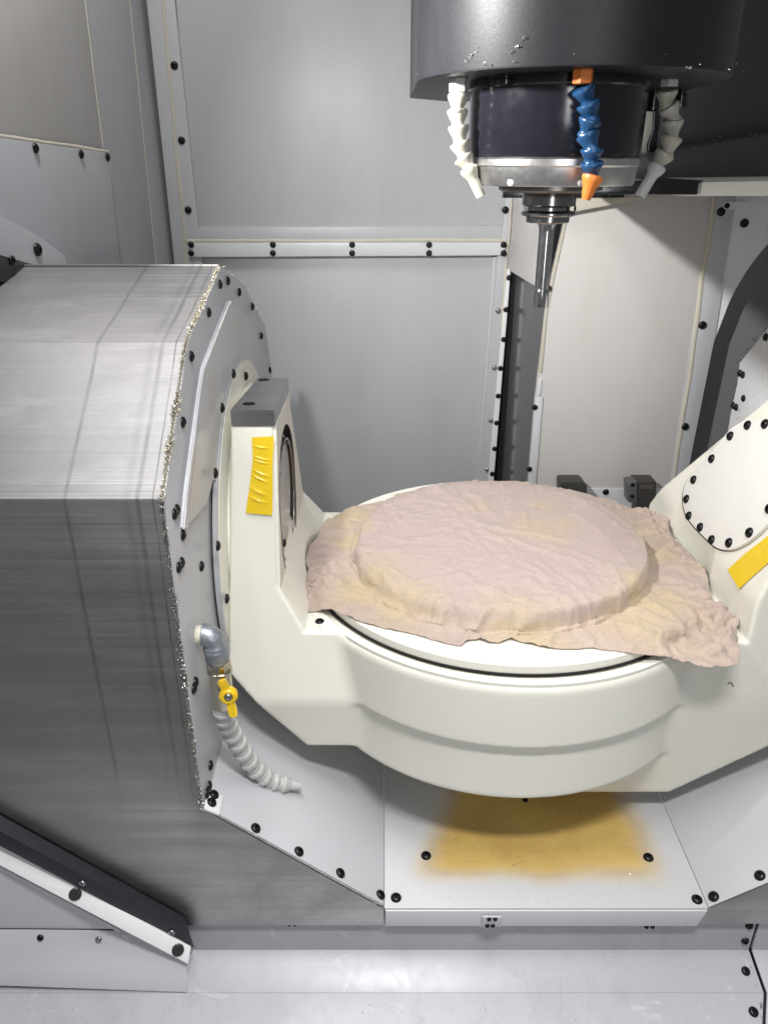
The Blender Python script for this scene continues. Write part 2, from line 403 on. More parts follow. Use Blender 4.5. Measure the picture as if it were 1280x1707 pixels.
# clamp blocks by the rear column
def clamp(px, label):
    pl = PY(1.71); c = pl.at(*px[0])
    r = thing('clamp_block', label, 'block', (c.x, 1.74, c.z - .1), 'dark clamp blocks behind the table'); return r, pl
r, pl = clamp([(955, 830)], 'smaller dark block peeking over the back rim of the cloth')
slab('body', pl.pts([(936, 804), (972, 804), (978, 810), (978, 870), (934, 870), (934, 809)]), pl.n, .05, BLOCKM, r, .002)
bolts(r, pl, [(974, 827)], .004, None, .0)
r, pl = clamp([(1070, 830)], 'larger dark block with bolted grey foot next to the slanted right arm')
slab('body', pl.pts([(1060, 804), (1094, 804), (1092, 880), (1062, 880)]), pl.n, .05, BLOCKM, r, .002)
slab('jaw', pl.off(.006).pts([(1046, 806), (1061, 803), (1062, 838), (1047, 838)]), pl.n, .04, simple("grey_block", (.16, .16, .16), .4, .5), r, .002)
slab('nameplate', pl.off(.001).pts([(1066, 808), (1090, 808), (1090, 815), (1066, 815)]), pl.n, .002, simple("brown_plate", (.09, .075, .065), .4), r, 0)
bolts(r, pl, [(1054, 808), (1053, 827)], .005, None, .007)

# ================================================================== LEFT WALL
LW = Plane((-.60, 1.15, 0), (.85, -.07, 0))
r = thing('left_wall', 'grey left wall of overlapping sheets with cream sealed seams', 'wall', (-.58, 1.5, -.3))
pslab('wall_sheet', LW, [(-130, -140), (263, -140), (300, 520), (-130, 520)], .01, GREYB, r, 0)
pslab('upper_sheet', LW, [(-130, -140), (126, -140), (138, 0), (171, 250), (-130, 206)], .004, WARMP, r, .001, .005)
pslab('middle_sheet', LW, [(126, -140), (202, -140), (217, 0), (262, 470), (206, 470), (182, 254), (171, 250), (138, 0)], .004, GREYB, r, .001, .002)
pslab('lower_sheet', LW, [(-130, 210), (0, 229), (181, 255), (192, 350), (204, 470), (-130, 470)], .006, GREY, r, .002, .014)
pslab('corner_gusset', LW, [(-130, 300), (0, 358), (60, 390), (108, 425), (125, 470), (-130, 470)], .006, GREY, r, .002, .022)
bead('sealant_bead', LW.off(.012), [(-60, 217), (0, 227), (90, 240), (182, 254)], .004, SEAL, r, .0, .3)
bead('sealant_bead', LW, [(128, -100), (138, 0), (142, 35), (152, 120), (168, 246)], .0022, SEAL, r, .006, .3)
bead('seam', LW, [(204, -100), (215, 0), (235, 200), (262, 470)], .0012, SEAL, r, .003, .1)
bolts(r, LW, [(59, 247), (135, 257), (179, 262)], .0078, None, .014)
bolts(r, LW, [(62, 416)], .0105, None, .022)
r = thing('corner_bracket', 'black bracket where the steel cover meets the left wall', 'bracket', (-.57, 1.2, -.15))
pb = LW.off(.05)
slab('bracket', pb.pts([(-60, 392), (0, 424), (55, 440), (55, 470), (-60, 470)]), LW.n, .03, RUBBER, r, .002)
bolts(r, pb, [(20, 434)], .007, None, .0)

# ================================================================== SPINDLE HEAD
AX = Vector((.2147, 1.08, 0))
r = thing('spindle_head', 'black milling spindle head hanging from above with steel nose ring', 'spindle head', (AX.x, AX.y, -.03))
HB = NB("head_black_paint"); nn = HB.noise(260, 4, .7); n2 = HB.noise(5, 4, .6, (1, 1, .4))
HB.set('Base Color', HB.mix(HB.ramp(n2, [(.4, 0.0), (.7, 1.0)]), (.011, .011, .014), (.024, .024, .028)))
HB.set('Roughness', HB.math('ADD', HB.math('MULTIPLY', nn, .22), .35)); HB.bump(nn, .2, .0006); HB.set('Specular IOR Level', .42)
# housing outline (plan): rounded front, straight sides, back
zh = .088; prof = []
cxh, cyh, Rh = .2305, 1.10, .190
for i in range(33):
    a = math.radians(180 + 180 * i / 32); prof.append((cxh + Rh * math.cos(a), cyh + Rh * math.sin(a)))
prof += [(cxh + Rh, 1.36), (cxh + Rh - .04, 1.44), (cxh - Rh + .06, 1.44), (cxh - Rh, 1.37)]
slab('housing', [(x, y, zh) for x, y in prof], (0, 0, -1), .75, HB.m, r, .003)
lathe('spindle_collar', [(.1095, 0), (.1095, .01), (.108, .012), (.107, .083), (.105, .086)], (AX.x, AX.y, zh + .001), (0, 0, -1), BLACKP, r, 72)
lathe('nose_ring', [(.1065, 0), (.1085, .002), (.1085, .009), (.1065, .011), (.1035, .030), (.1020, .032), (.06, .032)], (AX.x, AX.y, zh - .085), (0, 0, -1), STEELV, r, 72)
lathe('face_plate', [(.066, 0), (.066, .006), (.062, .009), (.034, .009)], (AX.x, AX.y, zh - .1165), (0, 0, -1), simple("face_steel", (.20, .19, .18), .35, 1), r, 56)
nose = Plane((0, AX.y - .1035, 0), (0, 1, 0))
for u in (856, 968):
    c = nose.at(u, 303); d = Vector((c.x - AX.x, 0, 0)); dy = -math.sqrt(max(.1030 ** 2 - d.x ** 2, 0))
    pos = Vector((AX.x + d.x, AX.y + dy + .0005, c.z - .001)); lathe('plug', [(.0042, 0), (.0042, .0012), (.0036, .0016), (.001, .0016)], pos, (d.x, dy, -.004), simple("plug_metal", (.75, .75, .72), .5, .3), r, 20)
for u, v, rr, h in ((1087, 178, .010, .02), (1135, 158, .009, .016), (842, 130, .009, .004)):
    y = 1.2 if u > 1000 else 1.0
    c = PY(y).at(u, v); top = Vector((c.x, y, zh))
    lathe('fitting', [(rr * .8, 0), (rr * .8, .006), (rr, .007), (rr, h), (rr * 1.15, h + .001), (rr * 1.15, h + .006), (rr * .6, h + .007)], top, (0, 0, -1), BLACKP, r, 20)
chips('metal_chips', [((cxh + Rh * math.cos(math.radians(a)), cyh + Rh * math.sin(math.radians(a)), zh + .004), (cxh + Rh * math.cos(math.radians(a + 10)), cyh + Rh * math.sin(math.radians(a + 10)), zh + .006), (math.cos(math.radians(a)), math.sin(math.radians(a)), 0)) for a in range(180, 350, 10)], 70, .0022, .004, [CHIP, CHIP], None, None, r)
chips('metal_chips', [((cxh - .10, cyh - .164, zh + .012), (cxh - .083, cyh - .172, zh + .03), (0, -1, 0)), ((cxh - .14, cyh - .13, zh + .01), (cxh - .128, cyh - .142, zh + .022), (-.5, -1, 0))], 1500, .0017, .0012, [CHIP, CHIP], None, None, r)

# ---- tool holder
r = thing('tool_holder', 'polished steel tool holder with grooved flange gripped in the spindle nose', 'tool holder', (AX.x, AX.y, -.28))
dep = Plane((0, AX.y, 0), (0, 1, 0))
def zat(v): return dep.at(905, v).z
z0 = zat(319)
def hz(v): return z0 - zat(v)
lathe('flange', [(.033, -.003), (.0345, .001), (.0345, hz(341)), (.033, hz(343)), (.0275, hz(345)), (.0275, hz(350)), (.0335, hz(352.5)), (.0350, hz(354)), (.0350, hz(357)), (.0335, hz(359.5)), (.0282, hz(360)), (.0282, hz(369)), (.0272, hz(370.5)), (.016, hz(370.5))], (AX.x, AX.y, z0), (0, 0, -1), brushed("holder_steel", (.36, .355, .35), .20, 'r', False, .9), r, 64, 25)
lathe('shank', [(.0175, hz(370.4)), (.0145, hz(371.5)), (.0120, hz(374)), (.0104, hz(379)), (.0099, hz(386)), (.0098, hz(478)), (.0097, hz(480)), (.0085, hz(481)), (.0085, hz(482))], (AX.x, AX.y, z0), (0, 0, -1), CHROME, r, 48, 25)
lathe('collet_nut', [(.0085, hz(481.9)), (.0103, hz(482.5)), (.0103, hz(484)), (.0094, hz(485)), (.0105, hz(486)), (.0105, hz(510)), (.0098, hz(512)), (.005, hz(512))], (AX.x, AX.y, z0), (0, 0, -1), CHROME, r, 48, 25)
bolt(r, Vector((AX.x - .0035, AX.y - .0097, zat(507))), (-.33, -1, 0), .0016)
bolt(r, Vector((AX.x + .031, AX.y - .012, zat(347))), (1, -.35, 0), .004)

# ---- jointed coolant hoses
def seg_mesh(name, mat, kind):
    if kind == 'cup': prof = [(.0100, 0), (.0122, .0004), (.0126, .002), (.0126, .0040), (.0118, .0062), (.0100, .0105), (.0080, .0150), (.0074, .0175), (.0078, .0200), (.0088, .0225), (.0088, .0255), (.0070, .0275)]
    else: prof = [(.0100, -.001), (.0128, -.0005), (.0140, .001), (.0140, .0042), (.0128, .0055), (.0110, .0070), (.0100, .0085), (.0106, .0105), (.0112, .0130), (.0108, .0160), (.0090, .018)]
    V, F = lathe_data(prof, 28); return data_mesh(name, V, F, mat, 30)
def orient(o, d, spin=0):
    o.rotation_mode = 'QUATERNION'; o.rotation_quaternion = Vector((0, 0, 1)).rotation_difference(Vector(d)) @ Quaternion((0, 0, 1), spin)
def hexprof(name, rad, h, base, axis, mat, parent):
    u, v, a = frame_of(axis); b = Vector(base); V = []
    for hh, k in ((0, .96), (.001, 1), (h - .001, 1), (h, .93)):
        for i in range(6):
            t = math.pi / 3 * i + .4; V.append(b + u * (rad * k * math.cos(t)) + v * (rad * k * math.sin(t)) + a * hh)
    F = [[j * 6 + i, j * 6 + (i + 1) % 6, (j + 1) * 6 + (i + 1) % 6, (j + 1) * 6 + i] for j in range(3) for i in range(6)] + [[5, 4, 3, 2, 1, 0], list(range(18, 24))]
    return mesh(name, V, F, mat, parent, 0, 20)
def hose(label, y, hexpx, px, tip, matseg, mathex, mattip, segm, tipr=(.0108, .0050)):
    pl = PY(y); h = pl.at(*hexpx)
    r = thing('coolant_hose', label, 'coolant hose', (h.x, y, zh), 'jointed coolant hoses under the spindle head')
    k = .0245
    hexprof('fitting', .0112, zh - pl.at(px[0][0], px[0][1] - 5).z, (h.x, y, zh), (0, 0, -1), mathex, r)
    P = pl.pts(px + [tip[0]])
    for i in range(len(P) - 1):
        d = P[i + 1] - P[i]; o = bpy.data.objects.new('segment', segm); put(o, r, P[i] + Vector((0, random.uniform(-.002, .002), 0)))
        wob = Vector((random.uniform(-.12, .12), random.uniform(-.25, .25), 0))
        orient(o, d.normalized() + wob); s = d.length / .0200; o.scale = (1, 1, s)
    a, b = pl.at(*tip[0]), pl.at(*tip[1]); L = (b - a).length
    lathe('nozzle', [(.009, -.001), (tipr[0], .0), (tipr[0] * 1.04, .003), (tipr[0] * .92, .007), (tipr[0] * .66, .013), (tipr[0] * .62, .018), (tipr[1], L), (tipr[1] * .7, L), (tipr[1] * .6, L - .004)], a, b - a, mattip, r, 28, 30)
SEGI, SEGB = seg_mesh('segment_ivory', IVORY, 'cup'), seg_mesh('segment_blue', BLUE, 'cup')
hose('ivory jointed coolant hose left of the black spindle collar', 1.04, (764, 138), [(763.7, 159), (762.6, 183), (764, 209), (766, 237), (772, 262)], [(780, 280), (801, 327)], IVORY, GREYPL, IVORY, SEGI, (.0108, .0062))
hose('blue jointed coolant hose with orange fitting and orange nozzle', .945, (971, 128), [(971.5, 145), (979, 172), (983.6, 198), (979, 223), (986, 248), (986, 270)], [(988, 293), (976, 333)], BLUE, ORANGE, ORANGE, SEGB, (.0115, .0048))
hose('ivory jointed coolant hose on the right bending back toward the tool', 1.06, (1116, 134), [(1112, 150), (1113.5, 176), (1122, 199), (1119.6, 228), (1110, 254)], [(1096, 276), (1066, 327)], IVORY, GREYPL, GREYPL, SEGI, (.0112, .0070))

# ---- cross beam behind the head, right
by = 1.52; bp = PY(by)
r = thing('cross_beam', 'dark slate beam across the top right with pale strip below', 'beam', (.6, by, -.03))
pslab('upper_cover', PY(1.62), [(1085, -200), (1420, -200), (1420, 300), (1075, 300)], .2, DUSK, r, .003)
slab('lower_cover', bp.pts([(1074, 262), (1080, 256), (1420, 200), (1420, 295), (1069, 299)]), bp.n, .12, DUSK, r, .004)
pslab('pale_edge', bp, [(1055, 300), (1420, 292), (1420, 300), (1053, 306)], .10, CREAM, r, .001, -.004)
pslab('pale_strip', PY(1.25), [(1137, 304), (1420, 300), (1420, 326), (1135, 327)], .54, CREAM, r, .001)
pslab('pale_bracket', PY(1.58), [(1072, 120), (1088, 190), (1087, 215), (1078, 240), (1076, 300), (1052, 301), (1055, 272), (1062, 262), (1066, 210), (1064, 120)], .01, CREAM, r, .001)
bolts(r, PY(1.575), [(1064, 285)], .006, BOLTS)
pslab('black_bracket', PY(1.575), [(1089, 195), (1092, 120), (1110, 120), (1092, 260), (1079, 262), (1080, 240), (1088, 215)], .01, BLACKP, r, .001)
slab('rail_block', [(.225, 1.23, -.046), (.455, 1.21, -.046), (.48, 1.26, -.046), (.48, 1.79, -.046), (.426, 1.79, -.046), (.385, 1.675, -.046), (.276, 1.371, -.046)], (0, 0, -1), .018, BLACKP, r, .001)
pslab('rear_rail', PY(1.77), [(840, 312), (1040, 309), (1040, 329), (838, 330)], .02, BLACKP, r, .001)
pslab('pale_underplate', PY(1.775), [(940, 331), (1130, 327), (1075, 331), (952, 354), (936, 358)], .01, SEAL, r, .001)
chips('metal_chips', [(bp.at(1090, 252) + Vector((0, -.002, 0)), bp.at(1280, 221) + Vector((0, -.002, 0)), (0, -1, 0)), (bp.at(1075, 301), bp.at(1280, 296), (0, -1, 0)), (bp.at(1130, 270), bp.at(1270, 270), (0, -1, 0)), (bp.at(830, 331), bp.at(1130, 329), (0, -1, 0))], 90, .0024, .003, [CHIP, CHIP], None, None, r)

# ================================================================== TELESCOPIC COVER, left
XE = -.25; EP = PX(XE)
prof_px = dict(P1=(365, 445), P2=(310, 570), P3=(270, 832))
P1 = EP.at(365, 445); P2 = EP.at(310, 570); P3 = EP.at(270, 832)
YF = P3.y; FP = PY(YF)
P4 = Vector((XE, YF, FP.at(335, 1345).z)); zlip = FP.at(700, 1512).z; zlb = FP.at(700, 1540).z
r = thing('telescopic_cover', 'big brushed steel telescopic cover with faceted top on the left', 'machine cover', (-.6, 1.2, -1.0))
XL = -.95
def strip2(name, a, b, mat, xa=XL, xb=XE):
    n = Vector((0, b.z - a.z, -(b.y - a.y))); n = n if n.z > 0 or n.y < 0 else -n
    return slab(name, [(xa, a.y, a.z), (xb, a.y, a.z), (xb, b.y, b.z), (xa, b.y, b.z)], n, .004, mat, r, .0012)
B1 = Vector((XE, EP.at(405, 475).y, EP.at(405, 475).z)); B2 = Vector((XE, EP.at(440, 545).y, EP.at(440, 545).z))
strip2('top_plate', P1, B1, STEEL_TOP); strip2('upper_slope', P1, P2, STEEL_TOP); strip2('lower_slope', P2, P3, STEEL_TOP)
slab('front_plate', [(XL, YF, P3.z), (XE, YF, P3.z), (XE, YF, P4.z), (0.0, YF, zlip), (0.0, YF, zlb - .004), (-.30, YF, zlb - .004), (XL, YF, zlb - .004)], (0, -1, 0), .004, STEEL_FRONT, r, .001)
# ---- end plate of the cover
r = thing('end_plate', 'grey bolted end plate of the steel cover facing the table', 'end plate', (XE, 1.22, -1.0))
off = .003
ends = [P1, P2, P3, P4, Vector((XE, 1.7, P4.z)), Vector((XE, 1.70, -.55)), EP.at(452, 625), B2, EP.at(405, 475), EP.at(372, 448)]
slab('plate', [p + Vector((off, 0, 0)) for p in ends], (1, 0, 0), .0028, GREY, r, .0008)
E2 = EP.off(off)
bolts(r, E2, [(366, 474), (379, 468), (398, 487), (420, 511), (435, 560), (449, 617), (347, 521), (318, 594), (304, 704), (294, 850), (290, 857), (304, 892), (302, 938), (297, 946), (335, 944), (325, 1137), (322, 1148), (350, 1276), (348, 1310), (344, 1322)], .0072)
# deflector: bent strip with a clear-edged plate
dl = [EP.at(*p) for p in ((374, 502), (331, 612), (325, 650), (302, 820), (297, 879))]
V, F = [], []
for p in dl:
    for h, d in ((.003, 0), (.0115, 0), (.0115, .003), (.003, .003)): V.append(p + Vector((h, d, 0)))
for i in range(4):
    for k in range(4): F.append([i * 4 + k, i * 4 + (k + 1) % 4, i * 4 + 4 + (k + 1) % 4, i * 4 + 4 + k])
F += [[0, 1, 2, 3], [16, 17, 18, 19]]
mesh('deflector_lip', V, F, simple("pale_lip", (.84, .85, .88), .35), r, .0008)
DFL = NB("deflector_sheet"); ny = DFL.noise(14, 4, .6)
DFL.set('Base Color', DFL.mix(DFL.ramp(ny, [(.5, 0.0), (.75, .5)]), (.50, .50, .52), (.48, .42, .28))); DFL.set('Roughness', .28)
E3 = EP.off(.0115)
slab('deflector_sheet', E3.pts([(383, 506), (341, 616), (335, 652), (313, 822), (308, 882), (346, 838), (356, 800), (440, 800), (455, 640), (430, 560), (414, 528), (398, 510)]), (1, 0, 0), .0025, DFL.m, r, .0006)
# ---- round flange on the trunnion axis
AXC = Vector((XE, 1.24, -.578))
r = thing('trunnion_flange', 'cream round bolted flange between left arm and cover plate', 'flange', AXC + Vector((0, 0, -.28)))
lathe('rim', [(.278, 0), (.278, .006), (.275, .0075), (.262, .0075)], AXC + Vector((off + .004, 0, 0)), (1, 0, 0), GREY, r, 96)
lathe('disc', [(.274, .0), (.274, .0085), (.252, .012), (.236, .0128), (.10, .0128)], AXC + Vector((off + .004, 0, 0)), (1, 0, 0), CREAM, r, 96)
lathe('hub', [(.235, .0), (.235, .022), (.232, .0245), (.1, .0245)], AXC + Vector((off + .004, 0, 0)), (1, 0, 0), CREAM, r, 96)
FL = EP.off(.0195)
bolts(r, FL, [(388, 623), (409, 627), (369, 680), (358, 789), (362, 910), (377, 998)], .0075)

# ================================================================== TROUGH UNDER THE TABLE
XR = FP.at(1180, 1512).x
STN = NB("stained_panel_paint")
base = (.49, .495, .51)
X, Y, Z = STN.xyz()
cc = PZ(zlip)
s0, s1, s2, s3 = cc.at(690, 1462), cc.at(1108, 1462), cc.at(1045, 1335), cc.at(735, 1335)
def edge(v, lo, hi, soft):
    a = STN.n('ShaderNodeMapRange', _interpolation_type='SMOOTHSTEP'); STN.l(v, a.inputs[0]); a.inputs[1].default_value = lo - soft; a.inputs[2].default_value = lo + soft
    b = STN.n('ShaderNodeMapRange', _interpolation_type='SMOOTHSTEP'); STN.l(v, b.inputs[0]); b.inputs[1].default_value = hi - soft; b.inputs[2].default_value = hi + soft; b.inputs[3].default_value = 1; b.inputs[4].default_value = 0
    return STN.math('MULTIPLY', a.outputs[0], b.outputs[0])
wv = STN.math('MULTIPLY', STN.math('SUBTRACT', STN.noise(7, 4, .5), .5), .05)
def lin(pa, pb): k = (pb.x - pa.x) / (pb.y - pa.y); return STN.math('ADD', STN.math('MULTIPLY', STN.math('SUBTRACT', Y, pa.y), k), pa.x)
def sstep(v, lo, hi):
    a = STN.n('ShaderNodeMapRange', _interpolation_type='SMOOTHSTEP'); STN.l(v, a.inputs[0]); a.inputs[1].default_value = lo; a.inputs[2].default_value = hi; return a.outputs[0]
XW = STN.math('ADD', X, wv)
dl_ = STN.math('SUBTRACT', XW, lin(s0, s3)); dr_ = STN.math('SUBTRACT', lin(s1, s2), XW)
stain = STN.math('MULTIPLY', STN.math('MULTIPLY', sstep(dl_, -.028, .050), sstep(dr_, -.028, .050)), edge(STN.math('ADD', Y, wv), s0.y + .004, 1.45, .026))
n5 = STN.noise(7, 4, .55, (1, 1.3, 1)); n6 = STN.noise(16, 4, .6, (1, 1.6, 1), 1.6)
sc = STN.mix(STN.ramp(n5, [(.35, 0.0), (.7, 1.0)]), (.46, .27, .014), (.60, .405, .06))
sc = STN.mix(STN.ramp(n6, [(.488, 0.0), (.5, .42), (.512, 0.0)]), sc, (.25, .13, .03))
ed = STN.math('MULTIPLY', stain, STN.math('SUBTRACT', 1.22, STN.math('MULTIPLY', stain, .34)))
bcol = STN.mix(STN.math('MULTIPLY', STN.ramp(STN.noise(3, 5, .6), [(.4, 0.0), (.7, 1.0)]), .2), base, (.46, .45, .42))
rim_ = STN.math('MULTIPLY', STN.ramp(stain, [(.25, 0.0), (.5, .5), (.8, 0.0)]), STN.ramp(STN.noise(9, 4, .6), [(.4, 0.0), (.6, 1.0)]))
sc = STN.mix(rim_, sc, (.27, .15, .03))
STN.set('Base Color', STN.mix(STN.math('MULTIPLY', ed, .95), bcol, sc)); STN.set('Roughness', .36); STN.bump(STN.noise(420, 2), .12, .0006)
r = thing('trough_floor', 'grey trough floor under the table with large amber coolant stain', 'panel', (XR / 2, 1.1, zlip))
slab('floor_sheet', [(.0004, YF - .002, zlip), (XR - .0004, YF - .002, zlip), (XR - .0004, 1.9, zlip), (.0004, 1.9, zlip)], (0, 0, 1), .004, STN.m, r, .0015)
slab('front_lip', [(.002, YF - .004, zlip - .0035), (XR - .002, YF - .004, zlip - .0035), (XR - .012, YF - .004, zlb), (.002, YF - .004, zlb)], (0, -1, 0), .004, LIGHT, r, .0012)
bolts(r, cc, [(710, 1427), (1080, 1430), (660, 1497), (1161, 1500)], .0082)
bolt(r, cc.at(875, 1334), cc.n, .005)
nL = Vector((P4.z - zlip, 0, .25))
r = thing('left_trough_slope', 'sloping grey trough panel below the valve hose on the left', 'panel', (-.12, 1.1, -.95))
a = Vector((XE, YF, P4.z)); b = Vector((0, YF, zlip))
slab('sheet', [a, b, b + Vector((0, 1.1, 0)), a + Vector((0, 1.1, 0))], nL, .004, GREY, r, .001)
LS = Plane(a, nL)
bolts(r, LS, [(426, 1381), (498, 1420), (567, 1456), (634, 1492)], .0078)
slab('corner_tab', LS.off(.004).pts([(340, 1347), (346, 1316), (372, 1326), (366, 1358)]), nL, .004, WHITE, r, .0008)
bolts(r, LS, [(357, 1325), (353, 1338)], .0072, None, .004)
a2 = Vector((XR, YF, zlip)); zr = FP.at(1280, 1470).z; xr2 = FP.at(1280, 1470).x
b2 = a2 + Vector(((xr2 - XR) * 2.6, 0, (zr - zlip) * 2.6)); nR = Vector((-(b2.z - a2.z), 0, b2.x - a2.x))
r = thing('right_trough_slope', 'sloping grey trough panel on the right below the table arm', 'panel', (.62, 1.1, -.95))
slab('sheet', [a2, b2, b2 + Vector((0, 1.1, 0)), a2 + Vector((0, 1.1, 0))], nR, .004, GREY, r, .001)
bolts(r, Plane(a2, nR), [(1189, 1495), (1266, 1460)], .0082)
r = thing('right_cover', 'dark steel cover corner at the lower right edge', 'machine cover', (.62, YF, -1.05))
slab('front_plate', [a2 + Vector((0, 0, -.001)), a2 + Vector((-.0115, 0, zlb - zlip)), Vector((b2.x, YF, zlb)), b2 + Vector((0, 0, -.001))], (0, -1, 0), .004, STEEL_FRONT, r, .0008)
# right housing end plate seen behind the arm
RP = PX(.75)
r = thing('right_end_plate', 'white bolted end plate of the right housing behind the slanted arm', 'end plate', (.75, 1.3, -.9))
rp = [(1420, 380), (1278, 548), (1232, 605), (1228, 640), (1219, 680), (1205, 760), (1180, 900), (1420, 900)]
slab('plate', RP.pts(rp), (-1, 0, 0), .03, WHITE, r, .001)
slab('cover_sheet', RP.off(.004).pts([(1238, 655), (1300, 682), (1300, 760), (1225, 760), (1232, 700)]), (-1, 0, 0), .0035, WHITE, r, .0006)
bolts(r, RP, [(1233, 622), (1238, 625), (1222, 676), (1227, 679), (1276, 562)], .0078)
bolts(r, RP, [(1239, 664)], .0075, None, .004)
chips('metal_chips', [(RP.at(1300, 520), RP.at(1232, 604), (-.3, .5, 1)), (RP.at(1232, 604), RP.at(1216, 700), (-.5, .8, 0)), (RP.at(1237, 668), RP.at(1230, 700), (-1, 0, 0))], 420, .0028, .0028, [CHIP, BLACKB], None, None, r)

# ---- sill and chute in front
ys = YF + .008
zs0 = -1.30 * YF; z1583 = PY(ys).at(700, 1583).z
DIRT = NB("worn_chute_paint"); nd = DIRT.noise(4, 7, .68, (1, 1, 1), .6); nd2 = DIRT.noise(20, 6, .7, (1.1, .8, .8), .6); nd3 = DIRT.noise(90, 3, .6)
cold = DIRT.mix(DIRT.ramp(nd, [(.42, 0.0), (.72, .55)]), (.41, .42, .455), (.48, .485, .51))
cold = DIRT.mix(DIRT.math('MULTIPLY', DIRT.math('MULTIPLY', DIRT.ramp(nd2, [(.45, 0.0), (.72, 1.0)]), DIRT.ramp(DIRT.noise(3.1, 4, .6), [(.4, .0), (.66, 1.0)])), .42), cold, (.20, .195, .195))
cold = DIRT.mix(DIRT.ramp(DIRT.noise(17, 5, .75, (.7, 1.4, 1.4), 1.5), [(.60, 0.0), (.66, .35)]), cold, (.62, .63, .65))
cold = DIRT.mix(DIRT.ramp(nd3, [(.70, 0.0), (.76, .3)]), cold, (.2, .2, .2))
DIRT.set('Base Color', cold); DIRT.set('Roughness', DIRT.math('ADD', DIRT.math('MULTIPLY', nd2, .3), .22)); DIRT.bump(DIRT.noise(300, 2), .12, .0006)
XS = PY(ys).at(1247, 1583).x
r = thing('sill', 'worn grey sill strip under the trough lip', 'sill', (.15, ys, z1583))
slab('strip', [(-.9, ys, zlip - .01), (XS, ys, zlip - .01), (XS, ys, z1583), (-.9, ys, z1583)], (0, -1, 0), .004, DIRT.m, r, .0)
SLP = PY(ys)
for px, lab in (((475, 1535, 499, 1545), 0), ((804, 1529, 836, 1545), 1), ((1070, 1538, 1092, 1548), 2)):
    x0_, y0_, x1_, y1_ = px
    pl = PY(ys - .0035 if lab != 1 else YF - .0095)
    slab('clip_tab', pl.pts([(x0_, y0_), (x1_, y0_), (x1_, y1_), (x0_, y1_)]), (0, -1, 0), .003, GREY, r, .0004)
bolts(r, PY(ys - .0035), [(482, 1541), (491, 1541), (1077, 1545), (1087, 1545)], .0036)
bolts(r, PY(YF - .0095), [(815, 1532), (825, 1532), (812, 1543), (821, 1543)], .0036)  # upper pair added as the lower bolts' reflection in the lip
bolts(r, SLP, [(1248, 1543), (1241, 1568)], .0062)
SL1 = Vector((0, ys, z1583)); dn = Vector((0, -1, -.42)).normalized()
CH = Plane(SL1, Vector((0, -.42, 1)))
c1655 = CH.at(700, 1655); 
r = thing('chute', 'worn light grey chip chute at the bottom with scuffed paint', 'chute', (.15, .6, z1583 - .1))
slab('upper_sheet', [(-.9, ys, z1583), (XS, ys, z1583), (XS + .004, c1655.y, c1655.z), (-.9, c1655.y, c1655.z)], CH.n, .004, DIRT.m, r, .0006)
d2 = Vector((0, -1, -.30)); e = c1655 + d2 * .5
CH2 = Plane(c1655, Vector((0, -.30, 1)))
xs2 = CH2.at(1270, 1707).x
slab('lower_sheet', [(-.9, c1655.y, c1655.z), (XS + .004, c1655.y, c1655.z), (xs2 - .2 * 0, CH2.at(1270, 1707).y, CH2.at(1270, 1707).z), (xs2 + .06, e.y, e.z), (-.9, e.y, e.z)], CH2.n, .004, DIRT.m, r, .0006)
bolts(r, CH, [(1242, 1619)], .0066); bolts(r, CH2, [(1255, 1687)], .0072)
r = thing('right_chute', 'separate grey chute section right of the dark seam', 'chute', (.75, .6, z1583 - .1))
g = .005
slab('sill_part', [(XS + g, ys, zlip - .01), (1.1, ys, zlip - .01), (1.1, ys, z1583), (XS + g, ys, z1583)], (0, -1, 0), .004, GREY, r, 0)
slab('upper_sheet', [(XS + g, ys, z1583), (1.1, ys, z1583), (1.1, c1655.y, c1655.z), (XS + g + .004, c1655.y, c1655.z)], CH.n, .004, DIRT.m, r, .0006)
slab('lower_sheet', [(XS + g + .004, c1655.y, c1655.z), (1.1, c1655.y, c1655.z), (1.1, e.y, e.z), (xs2 + .06 + g, e.y, e.z), (xs2 + g, CH2.at(1270, 1707).y, CH2.at(1270, 1707).z)], CH2.n, .004, DIRT.m, r, .0006)
V = [(XS - .02, ys + .012, zlip), (XS + .04, ys + .012, zlip), (XS - .02, ys + .012, z1583 - .012), (XS + .04, ys + .012, z1583 - .012), (xs2 - .05, e.y, e.z - .03), (xs2 + .2, e.y, e.z - .03)]
mesh('seam_backing', V, [[0, 1, 3, 2], [2, 3, 5, 4]], DARKSLOT, r)
chips('metal_chips', [(CH.at(1247, 1590), CH.at(1262, 1655), (0, 0, 1)), (CH2.at(1262, 1657), CH2.at(1272, 1707), (0, 0, 1))], 260, .0016, .0012, [CHIP, BLACKB], None, None, r)

# ---- left guard with rubber wiper
GY = .782; GP = PY(GY); LP = Plane((0, GY, -1.035), (0, -1, .35))
r = thing('guard_panel', 'white slanted guard panel at lower left with black rubber wiper', 'guard', (-.5, GY, -1.12))
pslab('lower_sheet', LP, [(-260, 1549), (0, 1550), (190, 1552), (200, 1538), (311, 1600), (313, 1655), (-260, 1634)], .004, LIGHT, r, .002)
pslab('upper_sheet', GP, [(-260, 1290), (0, 1428), (210, 1541), (200, 1549.5), (-260, 1546)], .004, LIGHT, r, .002, .002)
BPl = Plane(GP.off(.004).at(150, 1490), (.36, -1, .55))
pslab('band', BPl, [(-260, 1265), (0, 1408), (319, 1579), (314, 1608), (0, 1443), (-260, 1305)], .006, BAND_LIT, r, .002, .003)
tube('band_fold', [GP.off(.004).at(*p) for p in ((-260, 1308), (0, 1446), (199, 1551))], .0022, WHITE, r, 10)
tube('band_fold', [GP.off(.004).at(*p) for p in ((203, 1556), (308, 1615))], .0024, WHITE, r, 10)
pr = GP.at(319, 1590)
